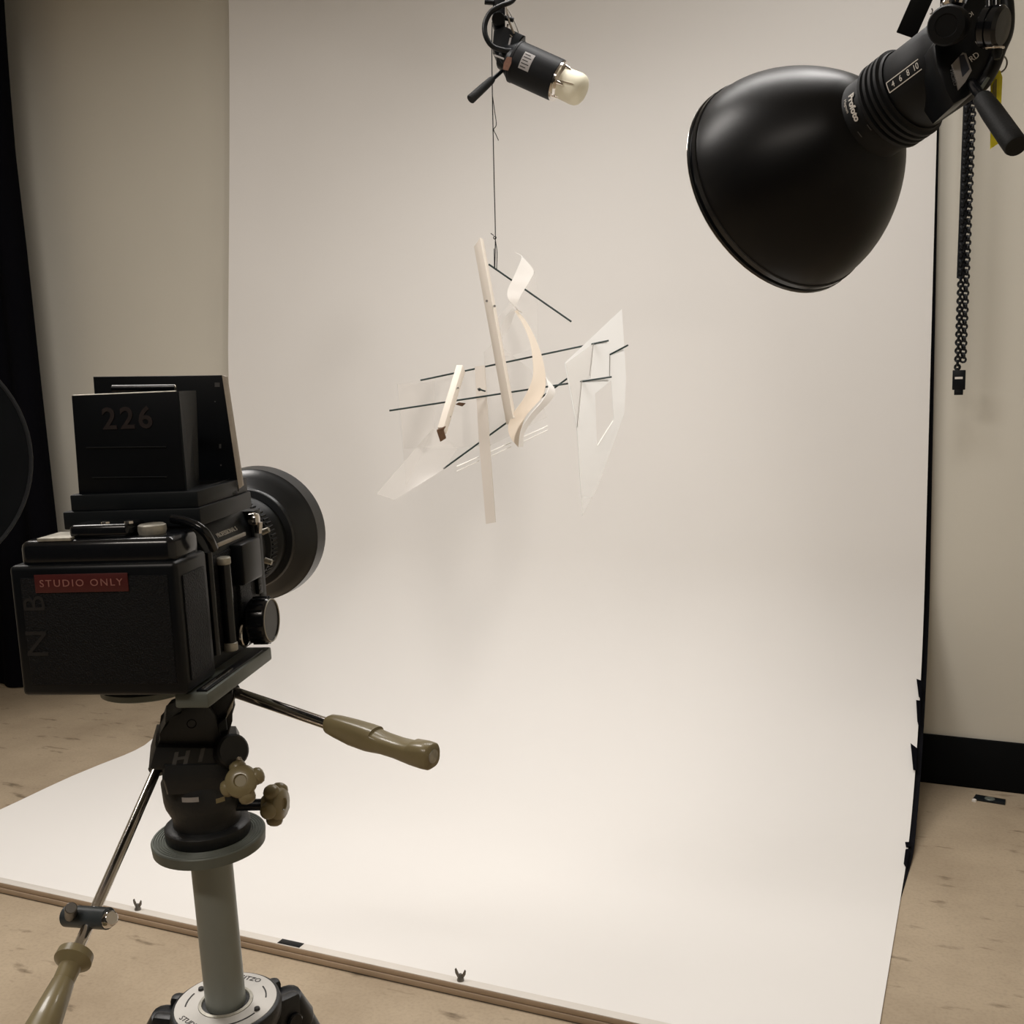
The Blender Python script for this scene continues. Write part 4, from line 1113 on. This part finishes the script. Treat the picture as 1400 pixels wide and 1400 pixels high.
# leather side, grip flap, rod, scale
MB().box(F, XB1 - 0.0005, XB1 + 0.0008, YB0 + 0.004, YB1 - 0.012, zB0 + 0.012, zsh - 0.006, 0.0004).build('leather_panel', M['leather'], body)
side_box('advance_lever', 314, 745, 344, 788, 0.0100, M['black'], bevel=0.002)
side_box('leather_grip', 322, 795, 341, 836, 0.0035, M['leather'], bevel=0.001)
r0, r1 = ys(303, 766), ys(312, 893)
yr = (r0[0] + r1[0]) / 2 - 0.004
zr0, zr1 = F.px(303, 766, XB1 + .005)[1], F.px(311, 890, XB1 + .005)[1]
MB().rod(F.w(XB1 + 0.004, yr, zr1), F.w(XB1 + 0.004, yr, zr0), 0.0046, seg=24).build('side_rail', M['black_gloss'], body)
for za, zb2 in ((zr0 - 0.004, zr0 + 0.0015), (zr1 - 0.002, zr1 + 0.0045)):
    MB().rod(F.w(XB1 + 0.004, yr, za), F.w(XB1 + 0.004, yr, zb2), 0.0052, seg=24, ch=0.0008).build('rail_cap', M['worn_silver'], body)
MB().rod(F.w(XB1 + 0.001, YB0 + 0.003, zr1), F.w(XB1 + 0.001, YB0 + 0.003, zr0 + 0.008), 0.003, seg=14).build('latch_rod', M['black_gloss'], body)
# front standard with scale and strap stud
ysf = YB1
zf0 = F.px(352, 815, XB1)[1]; zf1 = F.px(340, 700, XB1)[1]
fs_ = MB().box(F, XB0 + 0.006, XB1 + 0.001, YB1 - 0.002, YB1 + 0.012, zB0 + 0.001, zf1, 0.002).build('front_standard', M['panel'], cm)
MB().box(F, XB1, XB1 + 0.003, YB1 - 0.010, YB1 - 0.001, zf0 + 0.002, zf1 - 0.010, 0.0006).build('focus_scale', M['panel'], body)
for k in range(9):
    z = zf0 + 0.004 + k * 0.0042
    MB().box(F, XB1 + 0.003, XB1 + 0.0034, YB1 - 0.0085, YB1 - 0.005 + 0.001 * (k % 3), z, z + 0.0012).build('scale_mark', M['grey_ink'], body)
st_ = F.w(XB1 + 0.002, YB1 - 0.006, F.px(340, 712, XB1)[1])
MB().lathe(st_ - F.x * 0.003, F.x, [(0, 0.0052), (0.003, 0.0056), (0.006, 0.0048), (0.0068, 0.003)], 18).build('strap_stud', M['chrome'], body)
MB().rod(st_ - F.z * 0.002 + F.x * 0.004, st_ - F.z * 0.0105 + F.x * 0.003, 0.0026, 0.0022, 12).build('strap_stud', M['chrome'], body)
# focusing knob low on the right side
kyy, kzz = F.px(357, 848, XB1 + 0.012)
kp = F.w(XB1 + 0.002, kyy, kzz)
kb = MB(); seg = 40
pr = [(0, 0.0120), (0.003, 0.0160), (0.0045, 0.0172), (0.0165, 0.0172), (0.0180, 0.0165), (0.0183, 0.0150), (0.0178, 0.0146), (0.0178, 0.0)]
kb.lathe(kp, F.x, pr, 48)
kn_ = kb.build('focus_knob', M['black_gloss'], cm)
rb_ = MB()
for k in range(20):
    an = 2 * PI * k / 20; d = F.y * math.cos(an) + F.z * math.sin(an)
    rb_.rod(kp + d * 0.0171 + F.x * 0.005, kp + d * 0.0171 + F.x * 0.0162, 0.0010, seg=8)
rb_.build('knurling', M['black_gloss'], kn_)
MB().torus(kp + F.x * 0.0183, F.x, 0.0158, 0.0005, 48, 6).build('knob_rim', M['worn_silver'], kn_)
MB().rod(kp - F.x * 0.012, kp + F.x * 0.002, 0.009, seg=24).build('focus_shaft', M['black'], kn_)
q_ = F.px(334, 868, XB1 + 0.004)
MB().torus(F.w(XB1 + 0.004, q_[0], q_[1]), F.x, 0.0078, 0.0016, 28, 8).build('focus_lock', M['chrome'], cm)
MB().lathe(F.w(XB1 - 0.001, q_[0], q_[1]), F.x, [(0, 0.0075), (0.004, 0.0070), (0.005, 0.004)], 24).build('lock_dial', M['black_gloss'], cm)
# bellows and lens
LXc = LX; 
lens = MB()
LY0 = YB1 + 0.010
lo_ = F.w(LXc, 0, LZ)
MB().box(F, LXc - 0.036, LXc + 0.036, LY0 - 0.004, LY0 + 0.001, LZ - 0.036, LZ + 0.036, 0.003).build('lens_board', M['black'], cm)
HY = HOODY - 0.044
BR = (HOODR / 0.0546)
LL = HY - LY0
ln = MB().lathe(lo_, F.y, [(LY0, 0.030), (LY0 + 0.002, 0.033), (LY0 + LL * .2, 0.033), (LY0 + LL * .22, 0.0365), (LY0 + LL * .42, 0.0365), (LY0 + LL * .44, 0.0340), (LY0 + LL * .6, 0.0340), (LY0 + LL * .62, 0.0372), (LY0 + LL * .80, 0.0372), (LY0 + LL * .82, 0.0385), (HY + 0.006, 0.0385)], 64).build('lens', M['panel'], cm)
for yk, rk in ((LY0 + LL * .24, 0.0367), (LY0 + LL * .66, 0.0374)):
    b = MB()
    for k in range(64):
        an = 2 * PI * k / 64; d = F.x * math.cos(an) + F.z * math.sin(an)
        b.rod(lo_ + d * rk + F.y * yk, lo_ + d * rk + F.y * (yk + LL * .12), 0.0009, seg=6)
    b.build('knurled_ring', M['black'], ln)
for an in (20, -18, -42):
    a = math.radians(an); d = F.x * math.cos(a) + F.z * math.sin(a)
    MB().rod(lo_ + d * 0.036 + F.y * (LY0 + LL * .52), lo_ + d * 0.0425 + F.y * (LY0 + LL * .52), 0.0026, 0.0022, 12).build('lens_lever', M['worn_silver'], ln)
hp = [(HY, 0.0345), (HY + 0.001, 0.0395), (HY + 0.003, 0.0405), (HY + 0.006, 0.0405), (HY + 0.009, 0.0425), (HY + 0.014, 0.0475), (HY + 0.019, 0.0515), (HY + 0.022, 0.0526), (HY + 0.023, 0.0536), (HY + 0.042, 0.0546), (HY + 0.043, 0.0530), (HY + 0.041, 0.0515), (HY + 0.020, 0.0490), (HY + 0.004, 0.034)]
hp = [(a, r * BR) for a, r in hp]
MB().lathe(lo_, F.y, hp, 72, cap=False).build('lens_hood', M['hood'], ln, sharp=30)
MB().lathe(lo_ + F.y * (HY - 0.004), F.y, [(0, 0.031), (0.004, 0.028), (0.006, 0)], 40).build('front_glass', M['black_gloss'], ln)
# waist-level finder
WX = (XB0 + XB1) / 2
wz0 = zB1
w_l, w_r = XB0, XB1
za = fz(268, 695, 0.05); zb3 = fz(268, 672, 0.05)
MB().box(F, w_l + 0.002, w_r + 0.001, 0.052, 0.146, wz0 - 0.002, za, 0.001).build('finder_base', M['panel'], cm)
MB().box(F, fx(92, 690, .05), w_r - 0.0005, 0.054, 0.144, za, zb3, 0.001).build('finder_frame', M['panel'], cm)
yh = 0.058
zlow = zb3 - 0.006
def fp_(px, py, y): 
    x, z = F.py(px, py, y); return F.w(x, y, z)
rp_ = [fp_(110, 700, yh), fp_(256, 697, yh), fp_(242, 535, yh), fp_(98, 541, yh)]
hood = MB().prism(rp_, F.y * 0.0022, 0.0004).build('finder_hood', M['black'], cm)
for (px0, px1, py_) in ((118, 227, 612), (126, 228, 653), (112, 246, 691)):
    a, c = fp_(px0, py_, yh - 0.0004), fp_(px1, py_ - 1, yh - 0.0004)
    MB().rod(a, c, 0.0005, seg=6).build('panel_ridge', M['panel'], hood)
n0 = fp_(174, 573, yh - 0.0003)
text('lettering', '226', M['red_ink'], n0, rp_[1] - rp_[0], F.z, 0.0145, hood, 0.0002, sx=1.05, space=1.2, bold=0.0004)
# side wings (right and left) and front panel
XRW = F.loc(rp_[1])[0]
def wing(pts_near, pts_far, name='side_wing', m=M['panel']):
    a = [pts_near[0], pts_far[0], pts_far[1], pts_near[1]]
    n = (a[1] - a[0]).cross(a[2] - a[0]).normalized()
    MB().prism(a, n * 0.0012).build(name, m, hood)
yw = 0.094
wing((rp_[1], rp_[2]), (fp_(271, 684, yw), fp_(266, 534, yw)))
wing((rp_[0], rp_[3]), (fp_(128, 690, yw), fp_(124, 541, yw)))
yf = F.px(326, 668, XB1)[0]
fpn = [fp_(140, 690, yf), fp_(326, 672, yf), fp_(303, 513, yf), fp_(127, 515, yf)]
MB().prism(fpn, F.y * 0.0035 , 0.0005).build('front_panel', M['black'], hood)
MB().prism([fp_(326.5, 668, yf), fp_(331.5, 664, yf + 0.002), fp_(309, 515, yf + 0.002), fp_(303.5, 513, yf)], F.y * 0.003).build('panel_edge', M['pale_edge'], hood, label='light metal edge of the front panel, paled for the light it catches')  # colour lightened for the light caught from the paper side
for (x, y, w, h) in ((297, 526, 7, 6), (301, 610, 3, 6), (302, 636, 2, 2), (294, 549, 2, 1.5)):
    MB().hexa([fp_(x - w / 2, y + h / 2, yf - .0003), fp_(x + w / 2, y + h / 2, yf - .0003), fp_(x + w / 2, y - h / 2, yf - .0003), fp_(x - w / 2, y - h / 2, yf - .0003)],
              [fp_(x - w / 2, y + h / 2, yf + .0005), fp_(x + w / 2, y + h / 2, yf + .0005), fp_(x + w / 2, y - h / 2, yf + .0005), fp_(x - w / 2, y - h / 2, yf + .0005)]).build('panel_mark', M['grey_ink'], hood)
wing((fp_(272, 694, .075), fp_(273, 668, .075)), (fp_(324, 676, yf - .003), fp_(312, 655, yf - .003)), 'side_flap')
# magnifier frame lying across the top
mg = MB().rod(fp_(154, 531, .085), fp_(240, 530, .085), 0.0024, seg=14).build('magnifier_frame', M['black_gloss'], hood)
for (x0, x1) in ((163, 173), (184, 202), (222, 240)):
    MB().rod(fp_(x0, 528.5, .0845), fp_(x1, 528.2, .0845), 0.0010, seg=8).build('magnifier_clip', M['chrome'], mg)
MB().rod(fp_(100, 541.5, yh + .001), fp_(241, 535.5, yh + .001), 0.0008, seg=8).build('hood_edge', M['worn_silver'], hood)
# mounting plate under the camera
pz1 = zB0 - 0.0005
plx1 = F.py(296, 942, 0.02)[0] + 0.0
mp_ = MB().box(F, fx(252, 957, 0.02), fx(296, 945, 0.02), 0.006, F.px(371, 884, fx(296, 945, 0.02))[0], pz1 - 0.0115, pz1 - 0.0015, 0.0015).build('mounting_plate', M['grey_plate'], tr)
MB().box(F, xr + 0.0015, fx(292, 942, 0.02), 0.010, F.px(365, 886, fx(296, 945, 0.02))[0] - 0.004, pz1 - 0.0016, pz1 - 0.0003, 0.0004).build('plate_rail', M['black'], tr)
MB().box(F, fx(283, 943, 0.02), fx(287, 943, 0.02), 0.012, 0.060, pz1 - 0.0006, pz1 + 0.0004).build('plate_rule', M['chrome'], tr)
zpd = fz(200, 965, 0.03)
MB().lathe(F.w(fx(206, 960, .066), 0.066, zpd), F.z, [(0, 0.031), (0.001, 0.033), (0.0050, 0.0335), (0.0055, 0.0325)], 48).build('plate_disc', M['grey_plate'], tr)
